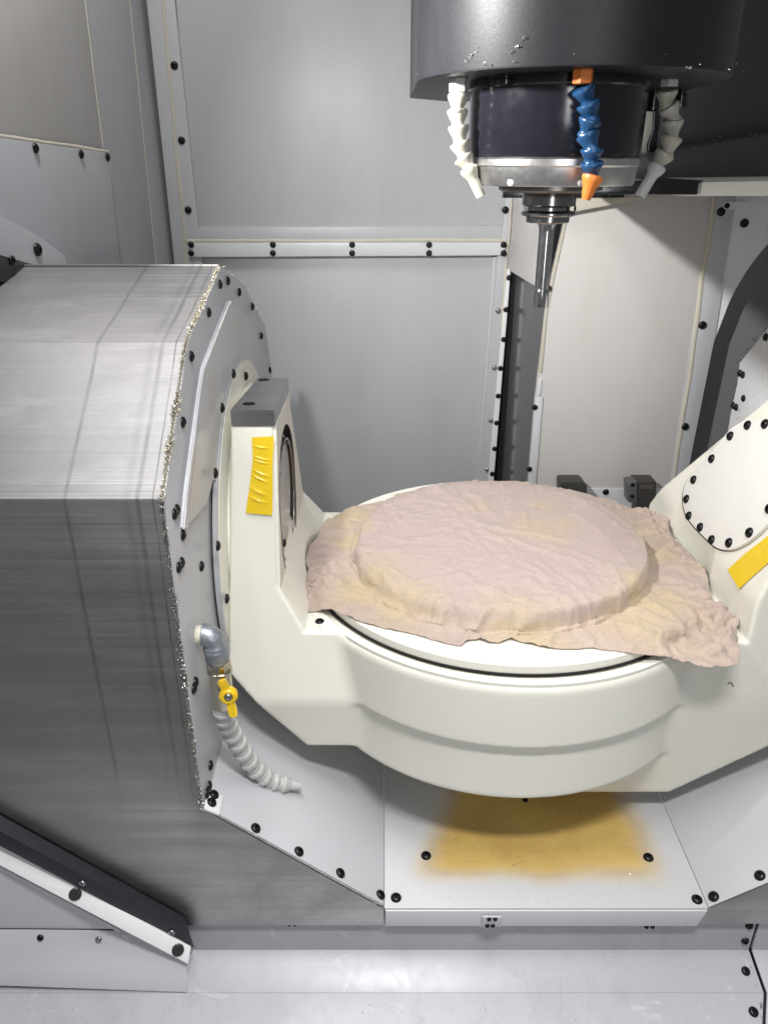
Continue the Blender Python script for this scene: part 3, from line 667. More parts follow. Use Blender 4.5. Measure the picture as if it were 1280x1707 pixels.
slab('end_return', [GP.at(310, 1600), LP.at(313, 1655), LP.at(313, 1655) + Vector((.004, .045, 0)), GP.at(319, 1600) + Vector((.004, .015, 0))], (1, 0, 0), .003, LIGHT, r, .001)
GW = GP.off(.008)
V = FP.off(.002).pts([(-260, 1205), (0, 1358), (308, 1529)]) + GW.pts([(-260, 1235), (0, 1385), (312, 1551)]) + GW.pts([(-260, 1262), (0, 1410), (320, 1580)])
V += [v + Vector((0, .010, -.012)) for v in V[6:9]]
mesh('wiper', V, [[0, 1, 4, 3], [1, 2, 5, 4], [3, 4, 7, 6], [4, 5, 8, 7], [6, 7, 10, 9], [7, 8, 11, 10], [2, 5, 8, 11]], RUBBER, r, .0008, 20)
bolts(r, GW, [(138, 1472), (287, 1554)], .0050, BOLTS, .0005)
for u, v in ((126, 1490), (297, 1583)): bolt(r, BPl.off(.0035).at(u, v), BPl.n, .0088, CAP, 'cap_screw')
bolts(r, LP, [(68, 1563)], .0050); bolts(r, LP, [(165, 1566)], .0050, BOLTS)
chips('metal_chips', [(FP.at(0, 1358) + Vector((0, -.006, 0)), FP.at(308, 1529) + Vector((0, -.006, 0)), (0, -1, 0))], 130, .0011, .0012, [CHIP, CHIP], None, None, r)

# ---- swarf along the cover edge
chips('metal_chips', [(P1, P2, (.3, -.3, 1)), (P2, P3, (.3, -.7, .7))], 15000, .0013, .0017, [CHIPG, CHIP], 'golden swarf caked along the upper edge of the steel cover', 'metal chips')
chips('metal_chips', [(P3 + Vector((0, -.004, 0)), P4 + Vector((0, -.003, 0)), (.5, -1, 0)), (P3, P3 + Vector((0, -.003, -.09)), (.5, -1, 0))], 11000, .0011, .0014, [CHIP, CHIPD], 'dark silvery swarf down the front vertical edge of the steel cover', 'metal chips')
chips('metal_chips', [(P4, Vector((0, YF, zlip)), (0, -1, .5))], 1500, .0010, .0010, [CHIP, CHIPD], 'thin line of swarf along the sloping lower edge of the cover', 'metal chips')
chips('metal_chips', [(EP.at(372, 450), EP.at(405, 476), (.5, .5, 1)), (EP.at(405, 476), B2, (.5, 1, .5)), (B2, EP.at(452, 625), (.5, 1, .2))], 700, .0017, .0024, [CHIPG, CHIPD], 'scattered swarf on the rear edge of the end plate', 'metal chips')

# ================================================================== TRUNNION TABLE
C = np.array([.206, 1.2]); ZD = -.647
def smax(a, b, k):
    h = np.maximum(k - np.abs(a - b), 0) / k; return np.maximum(a, b) + h * h * k * .25
def smin(a, b, k): return -smax(-a, -b, k)
def half(X, Y, Z, p, n):
    n = np.array(n, float); n /= np.linalg.norm(n); return (X - p[0]) * n[0] + (Y - p[1]) * n[1] + (Z - p[2]) * n[2]
def inter(k, *fs):
    f = fs[0]
    for g_ in fs[1:]: f = smax(f, g_, k)
    return f
XLI, ZBT = -.158, -.345
def body(X, Y, Z):
    e = .0035
    front_l = half(X, Y, Z, (0, 1.05, -.345), (0, -1, .243))
    back_l = half(X, Y, Z, (0, 1.365, -.60), (0, 1, .6))
    back_l = np.minimum(back_l, half(X, Y, Z, (0, 1.226, 0), (0, 1, 0)))
    outer = half(X, Y, Z, (-.217, 0, -.32), (-1, 0, .050))
    tw = half(X, Y, Z, (-.235, .95, -.71), (-1.236, 0, -1))
    arm = inter(e, half(X, Y, Z, (XLI, 0, 0), (1, 0, 0)), outer, front_l, back_l, half(X, Y, Z, (0, 0, ZBT), (0, 0, 1)), half(X, Y, Z, (0, 0, -.75), (0, 0, -1)), tw)
    # pocket in the inner face of the arm
    dy = Y - 1.135; dz = Z + .497; L = .022
    cap = np.hypot(dy, np.maximum(np.abs(dz) - L, 0)) - .103
    pocket = np.maximum(cap, -(X - (XLI - .034)))
    arm = np.maximum(arm, -pocket)
    # wedge foot between arm and deck
    foot = inter(e, half(X, Y, Z, (-.157, 0, -.578), (.069, 0, .039)), front_l, half(X, Y, Z, (0, 1.39, -.62), (0, 1, .6)), half(X, Y, Z, (-.20, 0, 0), (-1, 0, 0)), half(X, Y, Z, (0, 0, -.68), (0, 0, -1)), half(X, Y, Z, (0, 0, -.50), (0, 0, 1)))
    tw = half(X, Y, Z, (-.235, .95, -.71), (-1.236, 0, -1))
    low = half(X, Y, Z, (0, .950, -.757), (0, -1, -.10))
    bl = inter(e, outer, front_l, low, half(X, Y, Z, (0, 1.415, 0), (0, 1, 0)), tw, half(X, Y, Z, (0, 0, -.850), (0, 0, -1)), half(X, Y, Z, (0, 0, ZD), (0, 0, 1)), half(X, Y, Z, (.25, 0, 0), (1, 0, 0)))
    low2 = half(X, Y, Z, (0, .950, -.764), (0, -1, -.12))
    br = inter(e, half(X, Y, Z, (.22, 0, 0), (-1, 0, 0)), half(X, Y, Z, (0, .950, 0), (0, -1, 0)), low2, half(X, Y, Z, (0, 1.415, 0), (0, 1, 0)), half(X, Y, Z, (.476, 0, -.962), (.8, 0, -1)), half(X, Y, Z, (0, 0, -.962), (0, 0, -1)), half(X, Y, Z, (0, 0, ZD), (0, 0, 1)), half(X, Y, Z, (.80, 0, 0), (1, 0, 0)))
    ar = inter(e, -half(X, Y, Z, (.535, 0, 0), (1, 0, 0)), -half(X, Y, Z, (.535, 0, -.58), (1, 0, -.26)), half(X, Y, Z, (0, .950, 0), (0, -1, 0)), half(X, Y, Z, (0, 1.386, -.593), (0, 1, .874)), half(X, Y, Z, (0, 1.42, 0), (0, 1, 0)), half(X, Y, Z, (0, 0, -.262), (0, 0, 1)), half(X, Y, Z, (.80, 0, 0), (1, 0, 0)), half(X, Y, Z, (0, 0, -.75), (0, 0, -1)))
    rr = np.hypot(X - C[0], Y - C[1])
    c1 = inter(.018, rr - .353, Z - ZD); c1 = inter(.006, c1, -.757 - Z)
    c2 = inter(.010, rr - .341, -.864 - Z); c2 = np.maximum(c2, Z + .70); cy = smin(c1, c2, .003)
    f = np.minimum(np.minimum(arm, foot), bl)
    g2 = np.minimum(ar, br)
    h = np.minimum(smin(f, g2, .01), 1e3)
    h = smin(h, cy, .012)
    # well for the rotary plate
    return np.maximum(h, -np.maximum(rr - .3425, -(Z + .660)))
def surface_nets(fn, lo, hi, h):
    ax = [np.arange(lo[i], hi[i] + h, h) for i in range(3)]
    n = [len(a) for a in ax]; f = np.empty(n, np.float32)
    for i in range(n[0]):                        # slice by slice keeps memory low
        Yg, Zg = np.meshgrid(ax[1], ax[2], indexing='ij'); f[i] = fn(np.full_like(Yg, ax[0][i]), Yg, Zg)
    s = f < 0
    cnt = np.zeros([k - 1 for k in n], np.uint8)
    for a in (0, 1):
        for b in (0, 1):
            for c in (0, 1): cnt += s[a:n[0] - 1 + a, b:n[1] - 1 + b, c:n[2] - 1 + c]
    act = (cnt > 0) & (cnt < 8); idx = -np.ones(act.shape, np.int64); I = np.argwhere(act); idx[act] = np.arange(len(I))
    acc = np.zeros((len(I), 3)); num = np.zeros(len(I))
    cor = [(a, b, c) for a in (0, 1) for b in (0, 1) for c in (0, 1)]
    for A in cor:
        for d in range(3):
            if A[d]: continue
            B = list(A); B[d] = 1
            fa = f[tuple((I + A).T)]; fb = f[tuple((I + B).T)]
            m = (fa < 0) != (fb < 0); t = np.where(m, fa / np.where(m, fa - fb, 1), 0)
            p = np.tile(np.array(A, float), (len(I), 1)); p[:, d] = t
            acc += p * m[:, None]; num += m
    P = np.array(lo) + (I + acc / num[:, None]) * h
    for _ in range(3):
        ep = h * .15; F0 = fn(*P.T); G = np.stack([(fn(*(P + ep * np.eye(3)[d]).T) - fn(*(P - ep * np.eye(3)[d]).T)) / (2 * ep) for d in range(3)], 1)
        st = -(F0 / np.maximum((G ** 2).sum(1), .25))[:, None] * G; ln = np.linalg.norm(st, axis=1, keepdims=True)
        P = P + st * np.minimum(1, .5 * h / np.maximum(ln, 1e-9))
    Q = []
    for d in range(3):
        e1, e2 = (d + 1) % 3, (d + 2) % 3
        sl0 = [slice(1, -1)] * 3; sl0[d] = slice(0, n[d] - 1); sl1 = list(sl0); sl1[d] = slice(1, n[d])
        A, B = s[tuple(sl0)], s[tuple(sl1)]; E = np.argwhere(A != B); off_ = np.array([1, 1, 1]); off_[d] = 0; fl = A[tuple(E.T)]; E = E + off_
        def cell(i, j):
            k = E.copy(); k[:, e1] -= i; k[:, e2] -= j; return idx[tuple(k.T)]
        q = np.stack([cell(1, 1), cell(0, 1), cell(0, 0), cell(1, 0)], 1); q[~fl] = q[~fl][:, ::-1]; Q.append(q)
    return P, np.concatenate(Q)
P_, Q_ = surface_nets(body, (-.262, .82, -.99), (.82, 1.45, -.24), .004)
tt = thing('trunnion_table', 'cream cast trunnion cradle with two arms and a round table plate', 'trunnion table', (C[0], C[1], -.86))
me = bpy.data.meshes.new('cradle'); me.from_pydata(P_.tolist(), [], Q_.tolist()); me.polygons.foreach_set('use_smooth', np.ones(len(Q_), bool)); me.materials.append(CREAM)
cradle = put(bpy.data.objects.new('cradle', me), tt)
# rotary plate
lathe('table_plate', [(.329, -.026), (.3315, -.020), (.3315, -.003), (.3285, 0.0), (.2, 0.0005)], (C[0], C[1], -.6275), (0, 0, 1), paint("table_cream", (.80, .785, .71), .36, .12, .0004, False), tt, 128, 25)
lathe('bearing_ring', [(.3365, -.009), (.3365, .0006), (.3475, .0010), (.3495, -.0002), (.3495, -.006)], (C[0], C[1], ZD), (0, 0, 1), CREAM, tt, 128, 25)
lathe('seal_ring', [(.3280, -.0045), (.3334, -.0045), (.3334, 0), (.3280, 0)], (C[0], C[1], -.6425), (0, 0, 1), DARKSLOT, tt, 96, 25)
# inner face of left arm with stadium hole
nI = Vector((1, 0, 0)); hole = []
for i in range(40):
    a = 2 * math.pi * i / 40; hole.append((XLI + .004, 1.135 + .1 * math.cos(a), -.497 + .1 * math.sin(a) + (.022 if math.sin(a) >= 0 else -.022)))
outl = [(XLI + .004, y, z) for y, z in ((1.0475, -.3225), (1.226, -.3225), (1.226, -.372), (1.29, -.475), (1.352, -.580), (.957, -.580), (.957, -.5835), (.958, -.58))]
outl = [(XLI + .004, y, z) for y, z in ((1.0525, -.3455), (1.225, -.3455), (1.225, -.372), (1.29, -.477), (1.358, -.592), (.9925, -.592))]
holed('arm_face', outl, [hole], nI, .005, CREAM, tt)
rec = lathe('recess_disc', [(.096, 0), (.096, .0105), (.094, .0115), (.03, .0115)], (XLI - .0140, 1.126, -.482), (1, 0, 0), simple('bore_steel', (.60, .585, .56), .42, .55), tt, 64)
V = []
for (x_, y_, z_) in hole:
    yy, zz = 1.135 + (y_ - 1.135) * .985, -.497 + (z_ + .497) * .985; V += [(XLI + .0048, yy, zz), (XLI - .013, yy, zz)]
k_ = len(hole)
mesh('bore_lining', V, [[2 * i, 2 * ((i + 1) % k_), 2 * ((i + 1) % k_) + 1, 2 * i + 1] for i in range(k_)], simple("brown_steel", (.13, .105, .09), .3, .8), tt, 0, 60)
slab('bore_floor', [(XLI - .0125, y_, z_) for (x_, y_, z_) in hole], (1, 0, 0), .002, simple("bore_dark", (.05, .045, .04), .4, .5), tt, 0)
lathe('bore_ring', [(.0955, 0), (.0955, .0018), (.0990, .0018), (.0990, 0)], (XLI + .0010, 1.135, -.497), (1, 0, 0), CHROME, tt, 64, caps=False)
RI = PX(XLI - .0022)
bolts(tt, RI, [(472, 735), (480, 741), (487, 790), (486, 854), (473, 905), (482, 904)], .0066)
bolts(tt, RI, [(466, 790), (466, 857)], .003)
# clamp block
zt = -.3215
bk = [(-.2170, 1.0480, zt), (XLI + .0030, 1.0480, zt), (XLI + .0030, 1.222, zt), (-.2045, 1.224, zt)]
blk = [Vector(p) for p in bk]
def circ(c, r_, n=20): return [(c[0] + r_ * math.cos(2 * math.pi * i / n), c[1] + r_ * math.sin(2 * math.pi * i / n), c[2]) for i in range(n)]
TB = PZ(zt); h1, h2 = TB.at(415, 673), TB.at(440, 633)
block = holed('steel_block', bk, [circ(h1, .0095), circ(h2, .0095)], (0, 0, 1), .0232, STEEL, tt)
for h_ in (h1, h2): bolt(tt, Vector((h_.x, h_.y, zt - .012)), (0, 0, 1), .0078)
# right cover plate on the tilted inner face
RF = Plane((.535, 0, -.58), (1, 0, -.26)); nr = RF.n
bpx = [(1275, 707), (1246, 709), (1217, 727), (1186, 765), (1156, 800), (1144, 832), (1148, 860), (1167, 879), (1186, 900), (1215, 905), (1249, 888)]
cpx = [(1310, 714), (1280, 696), (1262, 696), (1240, 701), (1218, 712), (1200, 735), (1172, 768), (1147, 795), (1138, 812), (1136, 832), (1140, 857), (1155, 878), (1175, 898), (1190, 912), (1203, 917), (1222, 916), (1245, 904), (1268, 885), (1300, 850), (1330, 800), (1335, 760), (1325, 730)]
def chaikin(L, k=2):
    for _ in range(k):
        L = [q for a, b in zip(L, L[1:] + L[:1]) for q in ((a[0] * .75 + b[0] * .25, a[1] * .75 + b[1] * .25), (a[0] * .25 + b[0] * .75, a[1] * .25 + b[1] * .75))]
    return L
RO = RF.off(.003)
slab('cover_plate', RO.off(.004).pts(chaikin(cpx)), nr, .006, paint("cover_white", (.78, .77, .73), .42, .05, .0012, False), tt, .0012)
slab('plate_shadow_gap', RF.off(.0008).pts([(1228 + (u - 1228) * 1.008, 808 + (v - 808) * 1.008 + 1.2) for u, v in chaikin(cpx)]), nr, .002, DARKSLOT, tt, 0)  # dark sheet shifted downward draws the shadow gap under the plate
for u, v in bpx: bolt(tt, RO.off(.004).at(u, v), nr, .0080)
bolt(tt, RO.off(.004).at(1282, 848), nr, .0080)
# yellow tape
TAPE = NB("yellow_tape"); nt = TAPE.noise(30, 4, .6, (1, 1, 1)); TAPE.set('Base Color', TAPE.mix(nt, (.74, .50, .015), (.86, .62, .03))); TAPE.set('Roughness', .24); TAPE.bump(TAPE.noise(45, 3, .5, (.5, 1, 1.6)), .3, .002)
def tape(pl, rows, name='yellow_tape', n=22, amp=.0012):
    """rows: left and right edge polylines in the picture, lofted with raised creases"""
    Lp, Rp = rows; V, F = [], []; m = 110
    def ev(L, t):
        t *= len(L) - 1; i = min(int(t), len(L) - 2); k = t - i; return (L[i][0] * (1 - k) + L[i + 1][0] * k, L[i][1] * (1 - k) + L[i + 1][1] * k)
    for j in range(m + 1):
        a, b = ev(Lp, j / m), ev(Rp, j / m)
        for i in range(n + 1):
            s_ = i / n; p = pl.at(a[0] * (1 - s_) + b[0] * s_, a[1] * (1 - s_) + b[1] * s_)
            t = j / m + .10 * (s_ - .3) ** 2 - .06 * s_
            cr = sum(max(0, 1 - abs(t - c_) / wdt) ** 2.2 * math.sin(math.pi * min(1, s_ * 1.1 + .05)) for c_, wdt in ((.13, .035), (.29, .030), (.34, .022), (.50, .04), (.58, .03), (.74, .045), (.83, .03)))
            V.append(p + pl.n * (.0012 + amp * cr + .0003 * noise.noise(p * 90)))
    for j in range(m):
        for i in range(n): k = j * (n + 1) + i; F.append([k, k + 1, k + n + 2, k + n + 1])
    o = mesh(name, V, F, TAPE.m, tt, 0, 60); return o
AFp = Plane((0, 1.05, -.345), (0, -1, .243))
o = tape(AFp.off(.0015), ([(420, 729), (422, 765), (418, 800), (410, 855)], [(457, 727), (455, 770), (455, 815), (454, 859)]), amp=.0016)
o['label'] = 'creased yellow tape patch on the left arm'
o = tape(RF.off(.0004), ([(1213, 950), (1240, 925), (1300, 878)], [(1232, 982), (1262, 955), (1320, 905)]), amp=.0)
o['label'] = 'smooth yellow tape strip on the right arm'
bolt(tt, Vector(PZ(ZD).at(533, 1036)) - Vector((0, 0, .0012)), (0, 0, 1), .0075)
# a tiny curled chip on the right front face
tube('stray_chip', [PY(.948).at(*p) for p in ((1213, 1140), (1215, 1138), (1219, 1139), (1222, 1144))], .0007, BLACKB, tt, 6)

# fine specks of swarf lying about
V, F, M = [], [], []
def speck(p, n, s_):
    u, v, a = frame_of(n); t = random.uniform(0, 6.28); u2 = u * math.cos(t) + v * math.sin(t); v2 = a.cross(u2); i0 = len(V); k = random.uniform(.25, .6)
    V.extend([p + a * .0002 - u2 * s_ - v2 * s_ * k, p + a * .0004 + u2 * s_ - v2 * s_ * k, p + a * (.0004 + s_ * .7) + u2 * s_ * .7 + v2 * s_ * k, p + a * .0004 - u2 * s_ + v2 * s_ * k]); F.append([i0, i0 + 1, i0 + 2, i0 + 3]); M.append(0 if random.random() < .45 else 1)
up_ = Vector((0, 0, 1))
for _ in range(70):
    a = math.radians(random.uniform(200, 340)); q = random.uniform(.285, .326); speck(Vector((C[0] + q * math.cos(a), C[1] + q * math.sin(a), -.6272)), up_, random.uniform(.0004, .0009))
for _ in range(40): speck(Vector((random.uniform(-.12, -.03), random.uniform(.99, 1.06), ZD + .0002)), up_, random.uniform(.0004, .0009))
for _ in range(120): speck(Vector((random.uniform(.02, XR - .02), random.uniform(YF + .01, 1.0), zlip)), up_, random.uniform(.0004, .0010))
for _ in range(70): speck(CH2.at(random.uniform(20, 1240), random.uniform(1660, 1705)), CH2.n, random.uniform(.0004, .0009))
for _ in range(60): speck(PY(.9475).at(random.uniform(1130, 1275), random.uniform(1100, 1170)), Vector((0, -1, 0)), random.uniform(.0003, .0006))
me = bpy.data.meshes.new('metal_chips'); me.from_pydata([tuple(v) for v in V], [], F); me.materials.append(CHIP); me.materials.append(CHIPD); me.polygons.foreach_set('material_index', M)
tag(put(bpy.data.objects.new('metal_chips', me)), 'tiny swarf specks lying on the table rim, trough floor and chute', 'metal chips', None, 'stuff')

# ================================================================== VALVE AND JOINTED HOSE
r = thing('valve_hose', 'grey jointed washdown hose with yellow ball valve screwed into end plate', 'valve hose', EP.at(325, 1056))
vy = .858; VP = PY(vy)
c0 = Vector((XE + .003, vy, VP.at(330, 1058).z))
xv = VP.at(363, 1100).x
lathe('pipe_thread', [(.0125, 0), (.0130, .002), (.0118, .004), (.0130, .006), (.0118, .008), (.0128, .010), (.0115, .011)], c0 - Vector((.003, 0, 0)), (1, 0, 0), simple("thread_tape", (.70, .67, .56), .6), r, 24, 60)
R0 = xv - (c0.x + .007); path = [c0 + Vector((.007, 0, 0))]
for i in range(1, 13):
    a = math.pi / 2 * i / 12; path.append(Vector((c0.x + .007 + R0 * math.sin(a), vy, c0.z - R0 * (1 - math.cos(a)))))
path.append(path[-1] + Vector((0, 0, -.004)))
tube('elbow', path, [.0150, .0152] + [.0152] * 9 + [.0165, .0172, .0172], GALV, r, 24)
pe = path[-1]
lathe('elbow_collar', [(.0165, -.002), (.0178, .000), (.0178, .006), (.0168, .008), (.0164, .016), (.0150, .019)], pe, (0, 0, -1), GALV, r, 28, 40)
pn = pe + Vector((.0005, 0, -.018))
lathe('thread_tape', [(.0120, 0), (.0120, .006)], pn, (0, 0, -1), simple("ptfe_tape", (.75, .73, .66), .6), r, 24)
hexprof('union_nut', .0165, .013, pn + Vector((0, 0, -.004)), (0, 0, -1), NICKEL, r)
pv = pn + Vector((.001, 0, -.016))
vt = VP.at(373, 1180); L = pv.z - vt.z
lathe('valve_body', [(.0150, 0), (.0172, .001), (.0172, .004), (.0155, .006), (.0145, .010), (.0150, .020), (.0140, L - .008), (.0125, L - .003), (.0110, L)], pv, vt - pv, NICKEL, r, 32, 30)
hc = VP.at(381, 1157) + Vector((0, -.019, 0)); hc = PY(vy - .020).at(381, 1158)
lathe('valve_stem', [(.0055, -.016), (.0055, .004), (.004, .006), (.002, .006)], hc, (.15, -1, .1), NICKEL, r, 20)
# handle: round boss with two bent wings
ax = Vector((.18, -1, .12)).normalized(); up = Vector((-.22, 0, 1)); up = (up - ax * up.dot(ax)).normalized(); sd = ax.cross(up)
ring = []; 
for i in range(48):
    t = 2 * math.pi * i / 48; c_, s_ = math.cos(t), math.sin(t)
    rad = .0125
    w1 = max(0, 1 - abs(((t - math.radians(92) + math.pi) % (2 * math.pi)) - math.pi) / .40); w2 = max(0, 1 - abs(((t - math.radians(268) + math.pi) % (2 * math.pi)) - math.pi) / .40)
    rad += .0165 * (min(1, w1 * 1.9) ** .8) + .0165 * (min(1, w2 * 1.9) ** .8)
    ring.append((rad * c_ * (1 if rad < .016 else 1), rad * s_))
hv = []
for lev in (0, 1):
    for a_, b_ in ring:
        far = max(0, abs(b_) - .012); hv.append(hc + sd * (-a_) + up * b_ + ax * (-.002 + .006 * lev + far * .45))
n_ = len(ring); hf = [list(range(n_)), list(range(2 * n_ - 1, n_ - 1, -1))] + [[i, (i + 1) % n_, n_ + (i + 1) % n_, n_ + i] for i in range(n_)]
mesh('valve_handle', hv, hf, YELLOW, r, .0008, 40)
lathe('handle_boss', [(.0105, 0), (.0105, .0065), (.009, .008), (.0062, .008), (.0055, .005)], hc, ax, YELLOW, r, 28)
bolt(r, hc + ax * .006, ax, .0055, BOLTS, 'handle_nut')
SEGG = seg_mesh('segment_grey', GREYPL, 'ball')
hp = [(372, 1183), (375, 1196), (380, 1208), (387, 1222), (395, 1236), (404, 1252), (414, 1267), (425, 1281), (438, 1293), (453, 1303)]
HP = []
for i, (u, v) in enumerate(hp + [(470, 1307), (502, 1311)]): HP.append(PY(vy + .052 * (i / 11) ** 1.2).at(u, v))
tube('hose_adapter', [pv + (vt - pv) * .97, HP[0] + Vector((0, 0, -.002))], [.0118, .0128], GREYPL, r, 24)
for i in range(len(hp)):
    d = HP[i + 1] - HP[i]; o = bpy.data.objects.new('segment', SEGG); put(o, r, HP[i]); orient(o, d, random.random()); o.scale = (1.03, 1.03, d.length / .0150)
a, b = HP[-2], HP[-1]; L = (b - a).length
lathe('nozzle', [(.011, -.002), (.0138, 0), (.0138, .004), (.0118, .0065), (.0100, .010), (.0088, .013), (.0082, .0135), (.0056, L), (.0040, L), (.0036, L - .004)], a, b - a, GREYPL, r, 28, 30)

# ================================================================== CLOTH over the pallet
PCx, PCy, PR, PTOP, PLZ = .2015, 1.195, .2405, -.5955, -.6275
PT = PZ(PTOP); PK = PZ(-.625); PD = PZ(-.640)
hem_px = [(495, 958), (500, 985), (520, 1003), (545, 1004), (560, 1007), (620, 1031), (700, 1049), (760, 1067), (775, 1072), (790, 1062), (812, 1070), (838, 1074), (856, 1064), (880, 1070), (915, 1078), (950, 1080), (990, 1077), (1045, 1084), (1090, 1086), (1150, 1091), (1205, 1101), (1250, 1092), (1244, 1055), (1232, 1012), (1206, 1002), (1198, 985), (1175, 945), (1150, 918), (1128, 897), (1127, 868), (1095, 856), (1060, 848), (1040, 836), (960, 818), (860, 803), (760, 805), (690, 820), (640, 838), (590, 845), (552, 851), (549, 860), (546, 872), (530, 890), (517, 925), (520, 950), (512, 957)]
hem = [(math.atan2(p.y - PCy, p.x - PCx), math.hypot(p.x - PCx, p.y - PCy)) for p in (PK.at(*q) for q in hem_px)]
hem.sort(); ha = np.array([h_[0] for h_ in hem]); hr = np.array([h_[1] for h_ in hem])
N1 = lambda x, y=0., z=0.: noise.noise(Vector((x, y, z)))
EXC, BEND, NF, STF = .036, .0004, 42, 80.0
def drape():
    hw_ = PTOP - PLZ
    dens = np.linspace(-math.pi, math.pi, 900, endpoint=False)
    ro = np.maximum(np.interp(dens, ha, hr, period=2 * math.pi), PR + .020) + hw_ * .9 - .012
    D = np.c_[PCx + ro * np.cos(dens), PCy + ro * np.sin(dens)]; h = .0052
    gx = np.arange(D[:, 0].min() - h, D[:, 0].max() + 2 * h, h); gy = np.arange(D[:, 1].min() - h, D[:, 1].max() + 2 * h, h)
    GX, GYY = np.meshgrid(gx, gy, indexing='ij')
    ct, st = math.cos(.42), math.sin(.42); mx, my = gx.mean(), gy.mean(); pts = np.c_[GX.ravel(), GYY.ravel()]
    an = np.arctan2(pts[:, 1] - PCy, pts[:, 0] - PCx); rr = np.hypot(pts[:, 0] - PCx, pts[:, 1] - PCy); lim = np.interp(an, dens, ro, period=2 * math.pi)
    keep = rr < lim + .5 * h; sn = keep & (rr > lim - .5 * h); pts[sn] = (np.c_[PCx, PCy] + (pts - np.c_[PCx, PCy]) * (lim / np.maximum(rr, 1e-6))[:, None])[sn]
    nx, ny = GX.shape; ids = -np.ones(nx * ny, int); ids[keep] = np.arange(keep.sum()); ids = ids.reshape(nx, ny); F = []
    for i in range(nx - 1):
        for j in range(ny - 1):
            q = [ids[i, j], ids[i + 1, j], ids[i + 1, j + 1], ids[i, j + 1]]
            if min(q) >= 0: F += [[q[0], q[1], q[2]], [q[0], q[2], q[3]]] if (i + j) % 2 else [[q[0], q[1], q[3]], [q[1], q[2], q[3]]]
            else:
                g = [k for k in q if k >= 0]
                if len(g) == 3: F.append(g)
    P = pts[keep]; used = np.zeros(len(P), bool); used[np.unique(np.array([k for f in F for k in f]))] = True
    remap = np.cumsum(used) - 1; P = P[used]; F = [[int(remap[k]) for k in f] for f in F]
    dx, dy_ = P[:, 0] - PCx, P[:, 1] - PCy; sr = np.hypot(dx, dy_) + 1e-9; an = np.arctan2(dy_, dx)
    wal = np.clip(sr - PR, 0, hw_); skr = np.maximum(sr - PR - hw_, 0)
    lean = 1 + 3.0 * np.exp(-((an + 2.25) / .55) ** 2)
    rad = np.minimum(sr, PR) + .003 + .004 * lean * wal / hw_ + skr
    wob = np.array([N1(math.cos(a) * 7, math.sin(a) * 7, 3) + .6 * N1(math.cos(a) * 17, math.sin(a) * 17, 8) for a in an])
    x, y = PCx + dx / sr * rad, PCy + dy_ / sr * rad
    jit_ = np.array([N1(p[0] * 60, p[1] * 60, 2) + N1(p[0] * 23 + 5, p[1] * 31, 4) for p in P])
    z = PTOP + .003 - wal + np.clip(skr / .03, 0, 1) * (.006 + .010 * wob) + .0014 * jit_
    D3 = np.c_[x, y, z]
    me = bpy.data.meshes.new('cloth'); me.from_pydata(D3.tolist(), [], F)
    o = bpy.data.objects.new('cloth', me); COL.objects.link(o)
    tmp = []
    def col(ob, t=.0012):
        ob.modifiers.new('c', 'COLLISION'); ob.collision.thickness_outer = t; ob.collision.cloth_friction = 12; ob.collision.thickness_inner = .02; tmp.append(ob)
    V, Fc = lathe_data([(PR - .002, -.05), (PR, -.02), (PR, -.005), (PR - .0012, -.0015), (PR - .005, 0), (PR * .6, .0003), (.01, .0004)], 160)
    col(mesh('tmp_a', [(PCx + x, PCy + y, PTOP + zz) for x, y, zz in V], Fc, CREAM))
    V, Fc = lathe_data([(.3315, -.03), (.3315, -.002), (.328, 0), (.1, .0)], 160)
    col(mesh('tmp_b', [(C[0] + x, C[1] + y, PLZ + zz) for x, y, zz in V], Fc, CREAM))
    col(box('tmp_c', (-.5, .6, ZD - .06), (1., 1.8, ZD), CREAM, None, 0)); col(box('tmp_d', (.538, .6, ZD - .06), (.8, 1.8, -.4), CREAM, None, 0))
    o.shape_key_add(name='Basis'); kb = o.shape_key_add(name='rest'); kb.data.foreach_set('co', np.c_[P, np.full(len(P), PTOP)].astype(np.float32).ravel()); kb.value = 0
    md = o.modifiers.new('Cloth', 'CLOTH'); cs = md.settings; cs.rest_shape_key = kb
    cs.quality = 7; cs.mass = .09; cs.tension_stiffness = STF; cs.compression_stiffness = STF; cs.shear_stiffness = STF * .5; cs.bending_stiffness = BEND
    cs.tension_damping = 8; cs.compression_damping = 8; cs.shear_damping = 8; cs.bending_damping = .2; cs.air_damping = 2.0
    cs.shrink_min = -EXC
    md.collision_settings.distance_min = .0012; md.collision_settings.collision_quality = 3; md.collision_settings.use_self_collision = False
    md.point_cache.frame_start = 1; md.point_cache.frame_end = NF + 5
    for fr in range(1, NF + 1): S.frame_set(fr)
    dg = bpy.context.evaluated_depsgraph_get(); me2 = bpy.data.meshes.new_from_object(o.evaluated_get(dg), depsgraph=dg)
    bpy.data.objects.remove(o)
    for t in tmp: bpy.data.objects.remove(t)
    S.frame_set(1)
    return me2
me = drape()
bm = bmesh.new(); bm.from_mesh(me)
bmesh.ops.subdivide_edges(bm, edges=bm.edges, cuts=1, use_grid_fill=True)
for _ in range(2): bmesh.ops.smooth_vert(bm, verts=bm.verts, factor=.4, use_axis_x=True, use_axis_y=True, use_axis_z=True)
bm.to_mesh(me); bm.free(); me.name = 'cloth'
me.polygons.foreach_set('use_smooth', np.ones(len(me.polygons), bool))
VA = np.empty(len(me.vertices) * 3, np.float32); me.vertices.foreach_get('co', VA); VA = VA.reshape(-1, 3).astype(float)

